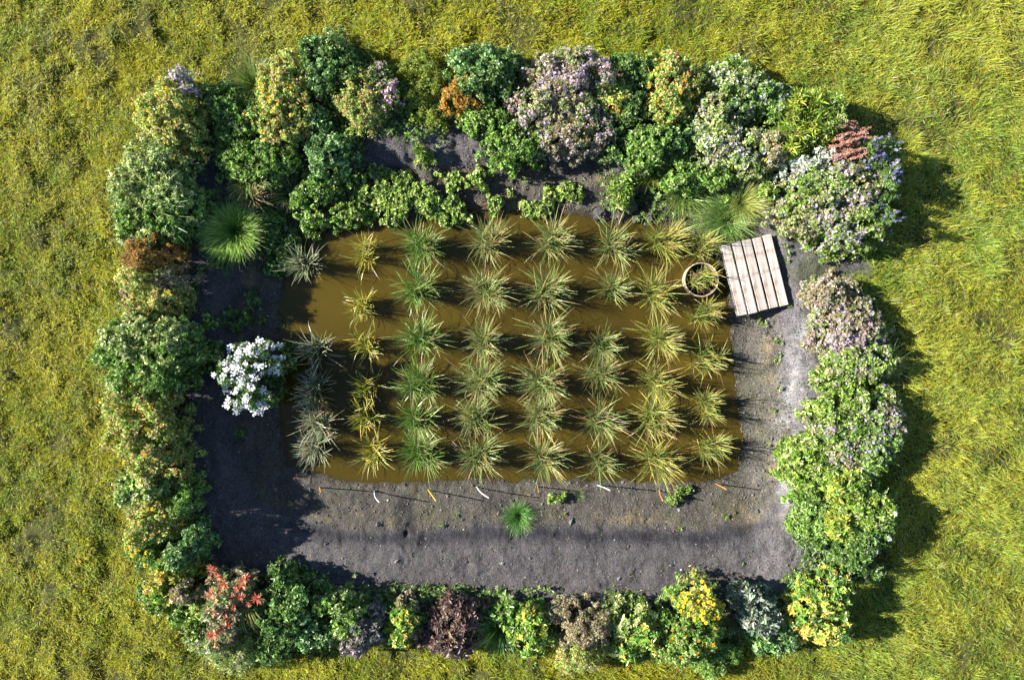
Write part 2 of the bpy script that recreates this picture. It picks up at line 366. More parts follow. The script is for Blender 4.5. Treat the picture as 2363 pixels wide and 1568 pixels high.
# ------------------------------------------------------------------ meadow grass
def meadow():
    c_g = np.array([.29, .37, .024]); c_y = np.array([.58, .50, .026]); c_n = np.array([.18, .31, .032])
    def tone(x, y, near, n):
        yel = sstep(.28, .68, .5 * fbm(x, y, .8, 75, 3) + .5 * fbm(x, y, 3.6, 78, 2) + R.normal(0, .10, n) + .07 * (1 - sstep(-6, 0, x)) + .06 * sstep(2.5, 4, y))[:, None]
        c = c_g * (1 - yel) + c_y * yel; rr_ = sstep(2, 6, x)[:, None]; c = c * (1 - rr_) + (c * np.array([.93, 1.01, 1.9]) + np.array([.02, .02, .01])) * rr_; return c * (1 - near[:, None]) + c_n * near[:, None]
    g = Geo()
    # tufts
    nt_ = 20000
    tx = R.uniform(-9.4, 9.4, nt_); ty = R.uniform(-6.7, 6.7, nt_)
    gdt = poly_sd(GARDEN, tx, ty); k = gdt > .0
    dens = fbm(tx, ty, 1.8, 71, 3); k &= R.random(nt_) < np.clip(.35 + (dens - .33) * 4, .15, 1)
    tx, ty, gdt = tx[k], ty[k], gdt[k]
    nB = R.integers(18, 42, len(tx))
    T = np.repeat(np.arange(len(tx)), nB); n = len(T)
    rgt = sstep(3.0, 7.0, tx) * .75 + .25 * sstep(3, 5, ty)      # longer, lusher on the right
    nr_ = 1 - sstep(.0, .45, gdt)
    len_t = (.075 + .035 * rgt) * (1 + .9 * nr_) * np.exp(R.normal(0, .25, len(tx))) * (.6 + .9 * fbm(tx, ty, 1.1, 72, 2))
    near = 1 - sstep(.05, .6, gdt)
    a = R.uniform(0, 2 * math.pi, n); r = np.sqrt(R.random(n)) * R.uniform(.03, .085, len(tx))[T]
    bx = tx[T] + np.cos(a) * r; by = ty[T] + np.sin(a) * r
    comb = fbm(tx, ty, .7, 74, 2) * 9 + fbm(tx, ty, 2.5, 76, 2) * 5
    az = a + R.normal(0, .55, n); cw = (.4 + .45 * rgt)[T]
    wx = np.cos(az) + cw * np.cos(comb[T]); wy = np.sin(az) + cw * np.sin(comb[T]); az = np.arctan2(wy, wx)
    L = len_t[T] * R.uniform(.5, 1.35, n)
    c = tone(tx, ty, near * .6, len(tx)) * (1 + .15 * rgt[:, None]) * np.exp(R.normal(0, .15, (len(tx), 1)))
    cb = c[T] * np.exp(R.normal(0, .25, (n, 1)))
    q = R.random(n); m = q < .06; cb[m] = np.array([.52, .28, .03]) * np.exp(R.normal(0, .2, (m.sum(), 1)))
    m = q > .95 - .05 * rgt[T]; cb[m] = np.array([.62, .60, .30]) * np.exp(R.normal(0, .2, (m.sum(), 1)))
    base = np.stack([bx, by, hz(bx, by) - .01], 1)
    blades(g, base, az, R.uniform(.35, 1.15, n), L, R.uniform(.0055, .010, n), R.uniform(.2, 1.0, n), np.clip(cb * np.array([.24, .38, .4]), 0, .8), np.clip(cb * 1.25, 0, .8), 3)  # blade feet greener, and darkened to paint shade into the gaps
    # undergrowth everywhere, thinner outside the plot
    for n, A, B in ((600000, 9.4, 6.7), (60000, 13, 10)):
        x = R.uniform(-A, A, n); y = R.uniform(-B, B, n); gg = poly_sd(GARDEN, x, y)
        bare = fbm(x, y, 1.8, 71, 3); sp = fbm(x, y, .9, 79, 2)
        k = (gg > R.normal(-.10, .10, n)) & (R.random(n) < np.clip(.75 + (bare - .34) * 5, .2, 1) * sstep(.08, .20, sp)); x, y, gg = x[k], y[k], gg[k]; n = len(x)
        rg = sstep(3.0, 7.0, x)
        c = tone(x, y, (1 - sstep(.05, .6, gg)) * .5, n) * np.exp(R.normal(0, .3, (n, 1)))
        q = R.random(n); m = q < .08; c[m] = np.array([.50, .26, .025]) * np.exp(R.normal(0, .2, (m.sum(), 1))); m = q > .975; c[m] = [.55, .52, .26]
        az = fbm(x, y, .7, 74, 2) * 9 + fbm(x, y, 2.5, 76, 2) * 5 + R.normal(0, 1.4, n) * (1 - .35 * rg)
        base = np.stack([x, y, hz(x, y) + R.uniform(-.005, .035, n)], 1)
        blades(g, base, az, R.uniform(.6, 1.35, n), R.uniform(.04, .085, n) * (1 + .25 * rg), R.uniform(.006, .010, n), R.uniform(.1, .7, n), np.clip(c * np.array([.34, .5, .45]), 0, .8), np.clip(c * 1.2, 0, .8), 2)  # dark feet again: shade between the blades put into the colour
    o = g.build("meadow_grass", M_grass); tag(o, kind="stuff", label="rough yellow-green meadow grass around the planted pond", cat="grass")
meadow()

# ------------------------------------------------------------------ palettes
LEAFK = 2.05; LEFTH = True
PAL = dict(  # palest entry of the green lists paints in leaf highlights
 green=[(.075,.135,.018),(.11,.185,.028),(.05,.10,.015),(.19,.25,.08)],
 dkgreen=[(.045,.09,.016),(.065,.12,.02),(.13,.19,.06),(.03,.06,.01)],
 silver=[(.11,.17,.05),(.19,.24,.11),(.07,.12,.03),(.30,.34,.20)],
 bright=[(.15,.24,.03),(.21,.29,.05),(.09,.16,.022),(.33,.38,.14)],
 bluegr=[(.06,.125,.035),(.10,.18,.05),(.20,.28,.12),(.04,.08,.02)],
 yelgr=[(.20,.25,.035),(.28,.30,.05),(.13,.20,.03)],
 orange=[(.32,.15,.02),(.38,.20,.03),(.20,.17,.03),(.12,.14,.025)],
 rust=[(.26,.13,.03),(.30,.17,.04),(.18,.10,.025),(.14,.14,.03)],
 org_gr=[(.17,.21,.04),(.30,.22,.05),(.11,.17,.03),(.34,.29,.10),(.08,.13,.02),(.22,.27,.07)],
 lilacleaf=[(.15,.20,.045),(.22,.27,.09),(.08,.14,.04),(.30,.30,.14),(.33,.25,.16)],
 pinktan=[(.32,.25,.17),(.36,.30,.21),(.18,.20,.07),(.27,.2,.14),(.14,.18,.06)],
 brown=[(.09,.055,.045),(.15,.10,.075),(.06,.04,.04),(.24,.17,.12)],
 greydead=[(.14,.12,.11),(.22,.19,.17),(.09,.10,.07)],
 greygreen=[(.07,.10,.055),(.12,.15,.10),(.05,.07,.05),(.16,.17,.13)],
 gold=[(.44,.37,.07),(.52,.43,.12),(.32,.30,.06)],
 golden=[(.11,.20,.04),(.38,.33,.06),(.18,.27,.04),(.07,.16,.03)],
 white_sil=[(.42,.45,.38),(.5,.52,.45),(.3,.34,.25)],
 straw=[(.45,.36,.18),(.36,.28,.13),(.25,.22,.1)],
)
FCOL = dict(lilac=[(.50,.38,.56),(.58,.46,.58),(.36,.28,.48),(.60,.48,.50)], violet=[(.18,.17,.34),(.30,.27,.42),(.12,.13,.22)], white_lilac=[(.55,.5,.62),(.62,.58,.62),(.42,.38,.55)],
 yellow=[(.72,.50,.02),(.8,.58,.04)], orange=[(.70,.32,.02),(.75,.42,.03)], pink=[(.62,.30,.48),(.68,.42,.55)], buff=[(.5,.34,.2),(.42,.26,.14)], purple=[(.45,.15,.5)], bluedot=[(.5,.55,.7)])

for k_, f_ in dict(lilacleaf=.74, pinktan=.72, bright=.72, gold=.72, golden=.78, yelgr=.78, white_sil=.75, straw=.8, rust=.85, orange=.85, brown=.8, silver=1.05, org_gr=1.2).items():
    PAL[k_] = [tuple(v * f_ for v in c_) for c_ in PAL[k_]]
PAL['silver'] = [(c_[0] * 1.08, c_[1], c_[2] * .8) for c_ in PAL['silver']]
PAL['org_gr'] = [(c_[0] * .86, c_[1] * .95, c_[2] * .95) for c_ in PAL['org_gr']] + [(.10, .17, .03), (.36, .22, .10)]
# shared flower heads
def head_mesh(kind, seed):
    g = Geo(); rs = np.random.default_rng(seed)
    if kind in ('yellow', 'orange', 'pinkbloom'):
        pal = dict(yellow=(.86, .70, .04), orange=(.85, .46, .02), pinkbloom=(.66, .32, .50))[kind]
        rr = .026 if kind != 'pinkbloom' else .022
        for ring, (tilt, sc_) in enumerate([(.15, 1), (.6, .7), (1.1, .45)]):
            k = 9; a = np.arange(k) * 2 * math.pi / k + ring * .35
            d = np.stack([np.cos(a) * math.cos(tilt), np.sin(a) * math.cos(tilt), np.full(k, math.sin(tilt))], 1)
            leaves(g, np.tile([0, 0, .003 * ring], (k, 1)), d, np.tile([0, 0, 1.], (k, 1)), np.full(k, rr * sc_), np.full(k, rr * .55), np.array(pal) * np.exp(rs.normal(0, .12, (k, 1))), .1, True)
    elif kind == 'white':
        for i in range(22):
            c = np.array([rs.normal(0, .016), rs.normal(0, .016), rs.uniform(-.014, .014)])
            k = 5; a = np.arange(k) * 2 * math.pi / k + rs.random()
            d = np.stack([np.cos(a), np.sin(a), np.full(k, .15)], 1)
            leaves(g, np.tile(c, (k, 1)), d, np.tile([0, 0, 1.], (k, 1)), np.full(k, .010), np.full(k, .009), np.tile([.84, .83, .84], (k, 1)), .1, True)
    elif kind == 'red':
        k = 46; a = rs.uniform(0, 2 * math.pi, k); lean = rs.uniform(.2, 1.35, k)
        c = np.array([(.68, .17, .09), (.72, .30, .14), (.60, .12, .10), (.74, .46, .30)])[rs.integers(0, 4, k)]
        blades(g, np.tile([0, 0, -.01], (k, 1)), a, lean, rs.uniform(.06, .11, k), np.full(k, .013), np.full(k, .3), c, c * 1.05, 2)
    elif kind == 'globe':
        k = 60; v = rs.normal(size=(k, 3)); v /= np.linalg.norm(v, axis=1)[:, None]
        leaves(g, v * .008, v, np.cross(v, [.3, .2, 1]), np.full(k, .028), np.full(k, .014), np.tile([.7, .68, .64], (k, 1)), .1, True)
    return g
HEADS = {}
def head(kind, parent, loc, scale=1.0, name='flower_head'):
    if kind not in HEADS:
        HEADS[kind] = []
        for s in range(3):
            g = head_mesh(kind, s); me = g.build('flower_head', M_petal); HEADS[kind].append(me.data); bpy.data.objects.remove(me)
    o = bpy.data.objects.new(name, random.choice(HEADS[kind])); COL.objects.link(o); o.parent = parent
    o.location = loc; o.scale = (scale,) * 3; o.rotation_euler = (random.uniform(-.4, .4), random.uniform(-.5, .2), random.uniform(0, 6.28))
    return o

# ------------------------------------------------------------------ bushes
def bush(name, cat, label, lobes, pal, leaf=(.042, .024), h=.7, flowers=None, dens=1.0, rnd=False, group=None, heads=None, patch=None, spiky=0, low=False):
    """lobes: (px,py,rx,ry) in image pixels at the crown; flowers: (palette, per m2, size); heads: (kind, count, scale)"""
    mx = sum(l[0] for l in lobes) / len(lobes); my = sum(l[1] for l in lobes) / len(lobes)
    ox, oy = P(mx, my, .3 + .5 * h); gz = hz1(ox, oy)
    root = empty(name, (ox, oy, gz)); tag(root, label, cat, group)
    g = Geo(); fl = Geo(); st = Geo(); topz = []; O = np.array([ox, oy, gz])
    PL = np.array(PAL[pal] if isinstance(pal, str) else pal) * LEAFK
    for lb in lobes:
        px, py, rx, ry = lb[:4]
        if py > 1330 and not low: py += 17; rx *= .95; ry *= .86
        hh = h * (lb[4] if len(lb) > 4 else 1) * (.87 if py < 330 and px > 470 and not low else 1)
        lx, ly = P(px, py, .3 + .6 * hh); ax = rx / PX * 1.0; ay = ry / PX * 1.0
        lg = hz1(lx, ly)
        rb = .050 if not low else .038
        nc = int(max(6, 2.3 * math.pi * ax * ay / (math.pi * rb * rb)) * 1.0)
        # clump centres through the dome, mostly near its skin
        ang = R.uniform(0, 2 * math.pi, nc); q = np.sqrt(R.random(nc)) * R.choice([1.0, 1.0, 1.0, 1.25 if not low else 1.05], nc)
        out = 1 + (vn(np.cos(ang) * 1.3 + px, np.sin(ang) * 1.3 + py, 1.0, 88) - .5) * (.75 if not low else 1.0)      # uneven outline
        hx, hy = np.cos(ang) * q * out, np.sin(ang) * q * out
        top = np.sqrt(np.clip(1 - q ** 4, .03, 1)) * (.60 + .62 * fbm(lx + hx * ax, ly + hy * ay, 5, 77, 3))
        deep = R.random(nc); zz = np.where(deep < .62, top, np.where(deep < .85, top * R.uniform(.45, .9, nc), R.uniform(.08, .35, nc)))
        sk = (deep > .85); hx[sk] *= 1.12; hy[sk] *= 1.12
        cc = np.stack([lx + hx * ax, ly + hy * ay, lg + zz * hh * .95], 1)
        dv = norm(np.stack([hx * .9, hy * .9, .25 + zz], 1))
        if low:                                                     # mats are patchy
            kp = fbm(cc[:, 0], cc[:, 1], 3.5, 91, 3) + R.normal(0, .04, nc) > .44
            if kp.sum() > 4: cc, dv, nc = cc[kp], dv[kp], int(kp.sum())
        rc = rb * np.exp(R.normal(0, .25, nc))
        cl_col = np.exp(R.normal(0, .16, nc))
        cl_pal = R.random(nc)
        if patch is not None:                                       # patches of another foliage colour
            pm = (fbm(cc[:, 0], cc[:, 1], 3.2, 300, 2) + R.normal(0, .05, nc)) > patch[1]
        ll, lw = leaf[0] * (.77 if leaf[0] < .05 else .92), leaf[1] * (.77 if leaf[0] < .05 else .92)
        ns = int(40 * dens * (.030 / ll) ** 1.3 * (rb / .075) ** 2) + 4
        S = np.repeat(np.arange(nc), ns)
        sd_ = norm(R.normal(size=(len(S), 3)) + dv[S] * .9 + np.array([0, 0, .5]))
        sp = cc[S] + sd_ * (rc[S] * R.uniform(.4, 1.5, len(S)))[:, None]
        sp[:, 2] += R.normal(0, .030 if not low else .012, len(S))
        topz.append((sp, sd_))
        scol = pick(PL, len(S), .15) * cl_col[S][:, None]
        if patch is not None:
            alt = pick(np.array(PAL[patch[0]]) * LEAFK, len(S), .15); scol = np.where(pm[S][:, None], alt, scol)
        kl = 6 if not spiky else 5
        K = np.repeat(np.arange(len(S)), kl); ph = np.tile(np.arange(kl) * 2.4, len(S)) + R.uniform(0, 6.28, len(S))[K]
        axd = sd_[K]; u = norm(np.cross(axd, np.array([.13, .27, 1.]) + R.normal(0, .2, (len(K), 3)))); v = np.cross(axd, u)
        off = R.uniform(.1, .75, len(K)) + spiky * .6
        d = norm((u * np.cos(ph)[:, None] + v * np.sin(ph)[:, None]) + axd * off[:, None])
        sz = np.exp(R.normal(0, .25, len(K)))
        leaves(g, sp[K] + axd * (R.uniform(-.01, .01, len(K)))[:, None], d, norm(axd + np.array([-.15, 0, .35])), ll * sz, lw * sz, scol[K] * np.exp(R.normal(0, .26, (len(K), 1))), .22, rnd)
        # stray shoots that break the outline
        if not low:
            m_ = int(26 * (ax + ay) / .8); s0 = R.integers(0, len(sp), m_); dd = norm(dv[S[s0]] * .8 + R.normal(0, .45, (m_, 3)) + np.array([0, 0, .25])); ln = R.uniform(.08, .22, m_)
            kk = 9; K2 = np.repeat(np.arange(m_), kk); tt = np.tile(np.linspace(.15, 1, kk), m_)
            pp = sp[s0][K2] + dd[K2] * (ln[K2] * tt)[:, None] - np.array([0, 0, .25]) * (ln[K2] * tt ** 2)[:, None] * .5
            sz2 = (1.15 - .6 * tt) * np.exp(R.normal(0, .15, len(K2)))
            leaves(g, pp, rdir(len(K2)) + dd[K2] * .6, rdir(len(K2), 1) + np.array([0, 0, .6]), ll * sz2, lw * sz2, scol[s0][K2] * np.exp(R.normal(0, .15, (len(K2), 1))), .2, rnd)
        # stems
        for q in range(min(nc, 14)):
            e = cc[q]; b = np.array([lx + R.normal(0, .04), ly + R.normal(0, .04), lg - .02]); m = (b + e) / 2 + np.array([0, 0, .12 * hh])
            tube(st, [b, m, e], [.008, .006, .003], (.10, .085, .04) if not low else (.16, .08, .05), 4)
    sp = np.concatenate([t[0] for t in topz]); sdv = np.concatenate([t[1] for t in topz])
    g.build('foliage', M_leaf, root, origin=O); st.build('stem', M_stem, root, origin=O)
    zcut = sp[:, 2] - gz
    if flowers:
        fp, cnt, fs = flowers
        n = min(int(cnt * sum(l[2] * l[3] for l in lobes) * math.pi / PX ** 2), len(sp))
        wgt = np.clip(zcut, .02, 9) ** 1.2 * (sdv[:, 2] > -.1) * (.15 + sstep(.4, .62, fbm(sp[:, 0], sp[:, 1], 4, 333, 2))); ids = R.choice(len(sp), min(n, int((wgt > 0).sum())), replace=False, p=wgt / wgt.sum())
        p0 = sp[ids] + sdv[ids] * .02; n = len(ids)
        if fs < 0:                                  # spikes: stacks of florets along a leaning stalk
            fs = -fs; ax_ = norm(sdv[ids] * .5 + np.array([0, 0, 1.]) + R.normal(0, .15, (n, 3)))
            m = 6; K = np.repeat(np.arange(n), m); p0 = p0[K] + ax_[K] * (np.tile(np.arange(m), n) * fs * .9)[:, None]; cc_ = pick(FCOL[fp], n, .15)[K]; n = len(K); nd = norm(ax_[K] + R.normal(0, .6, (n, 3)))
        else:
            nd = norm(sdv[ids] + R.normal(0, .35, (n, 3)) + np.array([0, 0, .5])); cc_ = pick(FCOL[fp], n, .15)
        m = 4; K = np.repeat(np.arange(n), m); ph = np.tile(np.arange(m) * 2 * math.pi / m, n) + R.uniform(0, 6, n)[K]
        u = norm(np.cross(nd, [.2, .9, .1])); v = np.cross(nd, u)
        d = norm(u[K] * np.cos(ph)[:, None] + v[K] * np.sin(ph)[:, None] + nd[K] * .25)
        s_ = fs * np.exp(R.normal(0, .2, len(K)))
        leaves(fl, p0[K], d, nd[K], s_, s_ * .8, cc_[K], .1, True)
        tag(fl.build('flowers', M_petal, root, origin=O), kind='stuff')
    if heads:
        for kind, cnt, scl, area in heads:
            c = sp; ok = sdv[:, 2] > .1
            if area is not None:
                hx, hy = P(area[0], area[1], .3 + .7 * h); ok &= ((c[:, 0] - hx) / (area[2] / PX)) ** 2 + ((c[:, 1] - hy) / (area[3] / PX)) ** 2 < 1
            # keep only the topmost sprig round each spot
            cand = np.nonzero(ok)[0]
            if len(cand) == 0: continue
            cand = cand[(zcut[cand] > .5 * h) & (sdv[cand, 2] > .45)]
            R.shuffle(cand); got = []
            for i in cand:
                if len(got) >= cnt: break
                if all((c[i][0] - c[j][0]) ** 2 + (c[i][1] - c[j][1]) ** 2 > (.036 * scl) ** 2 for j in got): got.append(i)
            for i in got:
                head(kind, root, tuple(c[i] + sdv[i] * .03 + np.array([0, 0, .05]) - O), scl * random.uniform(.8, 1.2))
    return root

def tussock(name, cat, label, px, py, r, h, c0, c1, n=260, wd=.008, spread=1.15, group=None, bx=.05, curve=.7, ztop=.3, nseg=4, lmin=.6, seedheads=False, leanb=0, zb=None):
    ox, oy = P(px, py, ztop + .45 * h); gz = hz1(ox, oy) if zb is None else zb
    root = empty(name, (ox, oy, gz)); tag(root, label, cat, group)
    g = Geo(); a = R.uniform(0, 2 * math.pi, n); rr = np.sqrt(R.random(n)) * bx
    base = np.stack([np.cos(a) * rr, np.sin(a) * rr, np.full(n, -.02)], 1)
    lean = np.abs(R.normal(0, 1, n)) * .35 * spread * .8 + .06 * spread; lean = np.clip(lean, .03, spread)
    if n > 400: lean = .04 + R.random(n) ** .9 * spread * .85; L_in = np.where(lean < .3 * spread, .72, 1.0)
    lop = random.uniform(0, 6.28)
    Rr = r / PX
    L = R.uniform(lmin * (.55 if n > 400 else 1), 1.1, n) * math.hypot(Rr * .75, h)
    C0 = pick(c0, n, .2); C1 = pick(c1, n, .2)
    az = a + R.normal(0, .65, n); az = np.arctan2(np.sin(az) + .18 * math.sin(lop), np.cos(az) + .18 * math.cos(lop)); L = L * (1 + .18 * np.cos(az - lop)) * (L_in if n > 400 else 1); C0 = C0 * (1.35 if n > 400 else 1); dm = R.random(n) < .07; C1[dm] = pick([(.42, .33, .16), (.34, .22, .1)], int(dm.sum()))
    blades(g, base, az, lean, L, wd * np.exp(R.normal(0, .2, n)), curve * R.uniform(.5, 1.5, n), C0, C1, nseg)
    g.build('leaves', M_blade, root)
    s = Geo()
    for i in range(10):
        an = random.uniform(0, 6.28); q = random.uniform(0, bx)
        b = np.array([math.cos(an) * q, math.sin(an) * q, -.03]); e = b + np.array([math.cos(an) * .07, math.sin(an) * .07, h * .5])
        tube(s, [b, (b + e) / 2, e], [.006, .005, .003], C0[i] * .8, 4)
    s.build('stalk', M_stem, root)
    return root

# ------------------------------------------------------------------ rice in the pond
CG0 = {'grey': [(.09, .13, .05), (.14, .16, .09), (.12, .13, .10)], 'gold': [(.26, .28, .03), (.40, .31, .02), (.14, .2, .03)],
       'green': [(.05, .14, .02), (.09, .19, .03), (.13, .2, .04)], 'soft': [(.08, .15, .04), (.14, .21, .05), (.18, .22, .06)],
       'lime': [(.12, .2, .04), (.2, .25, .04), (.26, .28, .05)]}
CG1 = {'grey': [(.42, .38, .31), (.32, .33, .26), (.48, .39, .32), (.22, .26, .16)], 'gold': [(.46, .38, .12), (.50, .42, .22), (.42, .26, .08), (.28, .30, .08)],
       'green': [(.17, .25, .07), (.32, .34, .14), (.44, .40, .22), (.14, .22, .05)], 'soft': [(.30, .34, .14), (.44, .40, .22), (.2, .27, .08), (.45, .28, .15)],
       'lime': [(.42, .40, .10), (.36, .38, .12), (.5, .42, .2), (.45, .27, .1)]}
ORD = ['topmost', 'second from the top', 'third from the top', 'fourth from the top', 'fifth from the top', 'lowest']
cols = [
 ('leftmost column, in the hedge shade', 'grey', 'grey-leaved rice clump', [(705,607,60),(730,810,62),(728,905,56),(730,975,52),(728,1030,58)], 105, .50),
 ('second column from left', 'gold', 'sparse golden rice clump', [(840,580,50),(838,705,42),(845,797,44),(848,895,48),(850,958,50),(855,1045,54)], 85, .42),
 ('third column from left', 'green', 'green rice clump', [(975,563,64),(970,668,64),(970,780,60),(972,890,62),(970,962,60),(975,1045,64)], 190, .52),
 ('fourth column from left', 'soft', 'dense pale-tipped rice clump', [(1120,556,66),(1120,665,62),(1118,782,60),(1110,885,62),(1108,965,62),(1102,1050,64)], 190, .58),
 ('fifth column from left', 'soft', 'wide green and straw rice clump', [(1275,555,70),(1265,672,70),(1268,778,62),(1257,880,70),(1250,965,62),(1250,1062,64)], 185, .56),
 ('sixth column from left', 'soft', 'middling green rice clump', [(1420,562,64),(1410,672,62),(1398,788,58),(1395,870,56),(1388,970,60),(1385,1062,52)], 125, .54),
 ('seventh column from left', 'lime', 'tall yellow-green rice clump', [(1530,552,66),(1518,675,68),(1520,775,62),(1518,880,64),(1515,965,60),(1520,1060,66)], 170, .60),
 ('rightmost column', 'lime', 'small bushy rice clump', [(1615,567,40),(1622,642,34),(1630,728,40),(1633,825,38),(1640,935,40),(1640,1032,44)], 210, .52)]
def rice(px, py, r, h, kind, n, label, small):
    h = h * random.uniform(.88, 1.12); r = r * random.uniform(.9, 1.1) * (.88 if r < 46 else 1)
    ox, oy = P(px, py, .4 * h); root = empty('rice_plant', (ox, oy, 0)); tag(root, label, 'rice plant', 'rice clumps planted in columns in the muddy pond')
    g = Geo(); nt = 9 if not small else 7
    n = int(n * random.uniform(.9, 1.15) * 1.2)
    n = int(n * 1.35 * random.uniform(.75, 1.2)); nt = 7 + int(4 * random.random())
    tx_ = R.normal(0, .052, nt); ty_ = R.normal(0, .052, nt); T = R.integers(0, nt, n); a = R.uniform(0, 2 * math.pi, n)
    tl = R.uniform(.05, .32, nt); ta = np.arctan2(ty_, tx_) + R.normal(0, .4, nt)      # each tiller leans its own way
    base = np.stack([tx_[T] + R.normal(0, .014, n), ty_[T] + R.normal(0, .014, n), np.full(n, -.06)], 1)
    Rr = r / PX * .84
    q = R.random(n)
    lean = np.where(q < .45, R.uniform(.05, .40, n), R.uniform(.30, .85, n)); curve = R.uniform(.0, .7, n)
    vx = np.sin(lean) * np.cos(a) + np.sin(tl[T]) * np.cos(ta[T]) * .8; vy = np.sin(lean) * np.sin(a) + np.sin(tl[T]) * np.sin(ta[T]) * .8
    az = np.arctan2(vy, vx); lean = np.clip(np.hypot(vx, vy), .05, 1.0)
    # leaves leave the stalks part way up
    up = np.where(R.random(n) < .55, R.uniform(.1, .6, n) * h, 0)
    base[:, 0] += np.sin(tl[T]) * np.cos(ta[T]) * up; base[:, 1] += np.sin(tl[T]) * np.sin(ta[T]) * up; base[:, 2] += up
    reach = R.uniform(.45, 1.1, n) * np.where(R.random(n) < .12, 1.25, 1)
    L = np.minimum(Rr * reach / np.maximum(np.sin(lean + curve * .55), .35), h * 1.2 - up * .4)
    drp = R.random(n) < .16; curve[drp] += 1.2; az = az + R.normal(0, .25, n); curve[R.random(n) < .25] *= -.6
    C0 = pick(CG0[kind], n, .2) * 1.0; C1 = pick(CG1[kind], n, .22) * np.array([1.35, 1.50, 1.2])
    if kind == 'grey':
        # grey clumps keep the same colour mix all round
        pass
    dm = R.random(n) < .08; C1[dm] = pick([(.34, .22, .12), (.42, .30, .18)], int(dm.sum())); C0[dm] = C1[dm] * .6
    if kind in ('green', 'gold'):                                   # many left-pointing leaves take brightened base colours at the tip
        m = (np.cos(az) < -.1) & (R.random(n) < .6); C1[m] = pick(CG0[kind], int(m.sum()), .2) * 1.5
    wd = R.uniform(.009, .0155, n) * (1.12 if kind in ('grey', 'gold') else .92)
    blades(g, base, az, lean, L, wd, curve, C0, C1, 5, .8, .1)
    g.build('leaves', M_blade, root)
    s = Geo()
    for i in range(36 if n > 130 else 22):
        an = random.uniform(0, 6.28); q_ = random.uniform(0, .07); b = np.array([math.cos(an) * q_, math.sin(an) * q_, -.06]); hh = h * random.uniform(.5, .8); sp = random.uniform(.05, .35)
        m = b + np.array([math.cos(an) * sp * .3, math.sin(an) * sp * .3, hh * .5]); e = b + np.array([math.cos(an) * sp * hh, math.sin(an) * sp * hh, hh])
        tube(s, [b, m, e], [.006, .005, .003], np.array(CG0[kind][0]) * 1.2, 4)
    s.build('stalk', M_stem, root)
    return root
for (cn, kind, what, pts, n, h) in cols:
    for i, (px, py, r) in enumerate(pts):
        ordn = ORD[i] if len(pts) == 6 or i < 4 else 'lowest'
        if len(pts) == 5 and i == 4: ordn = 'lowest'
        lab = f"{what}, {ordn} in the {cn}"
        if (px, py) == (1622, 642): lab = "small rice clump growing inside the round pale pot rim"
        rice(px, py, r, h, kind, n, lab, n < 100)

# ------------------------------------------------------------------ pot with pale rim
def pot():
    x, y = P(1619, 645, .16); root = empty('plant_pot', (x, y, -.08)); tag(root, 'round pale plastic pot standing in the pond beside the pallet', 'pot')
    g = Geo(); K = 56; R0 = .266; prof = [(R0 - .012, .05), (R0 - .010, .22), (R0 - .012, .226), (R0 - .013, .242), (R0 - .004, .248), (R0 + .005, .244), (R0 + .006, .225), (R0 + .001, .215), (R0 - .002, -.05)]
    V = [(math.cos(2 * math.pi * k / K) * r, math.sin(2 * math.pi * k / K) * r, z) for (r, z) in prof for k in range(K)]
    F = [(i * K + k, i * K + (k + 1) % K, (i + 1) * K + (k + 1) % K, (i + 1) * K + k) for i in range(len(prof) - 1) for k in range(K)]
    g.add(V, F, (.68, .50, .36)); g.build('rim', M_clay, root, True)
    g = Geo(); ring = [.0001, .10, .2, R0 - .014]; V = []; 
    for r in ring:
        for k in range(K): V.append((math.cos(2 * math.pi * k / K) * r, math.sin(2 * math.pi * k / K) * r, .10 + random.uniform(-.008, .008)))
    F = [(i * K + k, i * K + (k + 1) % K, (i + 1) * K + (k + 1) % K, (i + 1) * K + k)[::-1] for i in range(3) for k in range(K)]
    g.add(V, F, (.02, .018, .015)); g.build('potting_soil', M_soil, root)
pot()

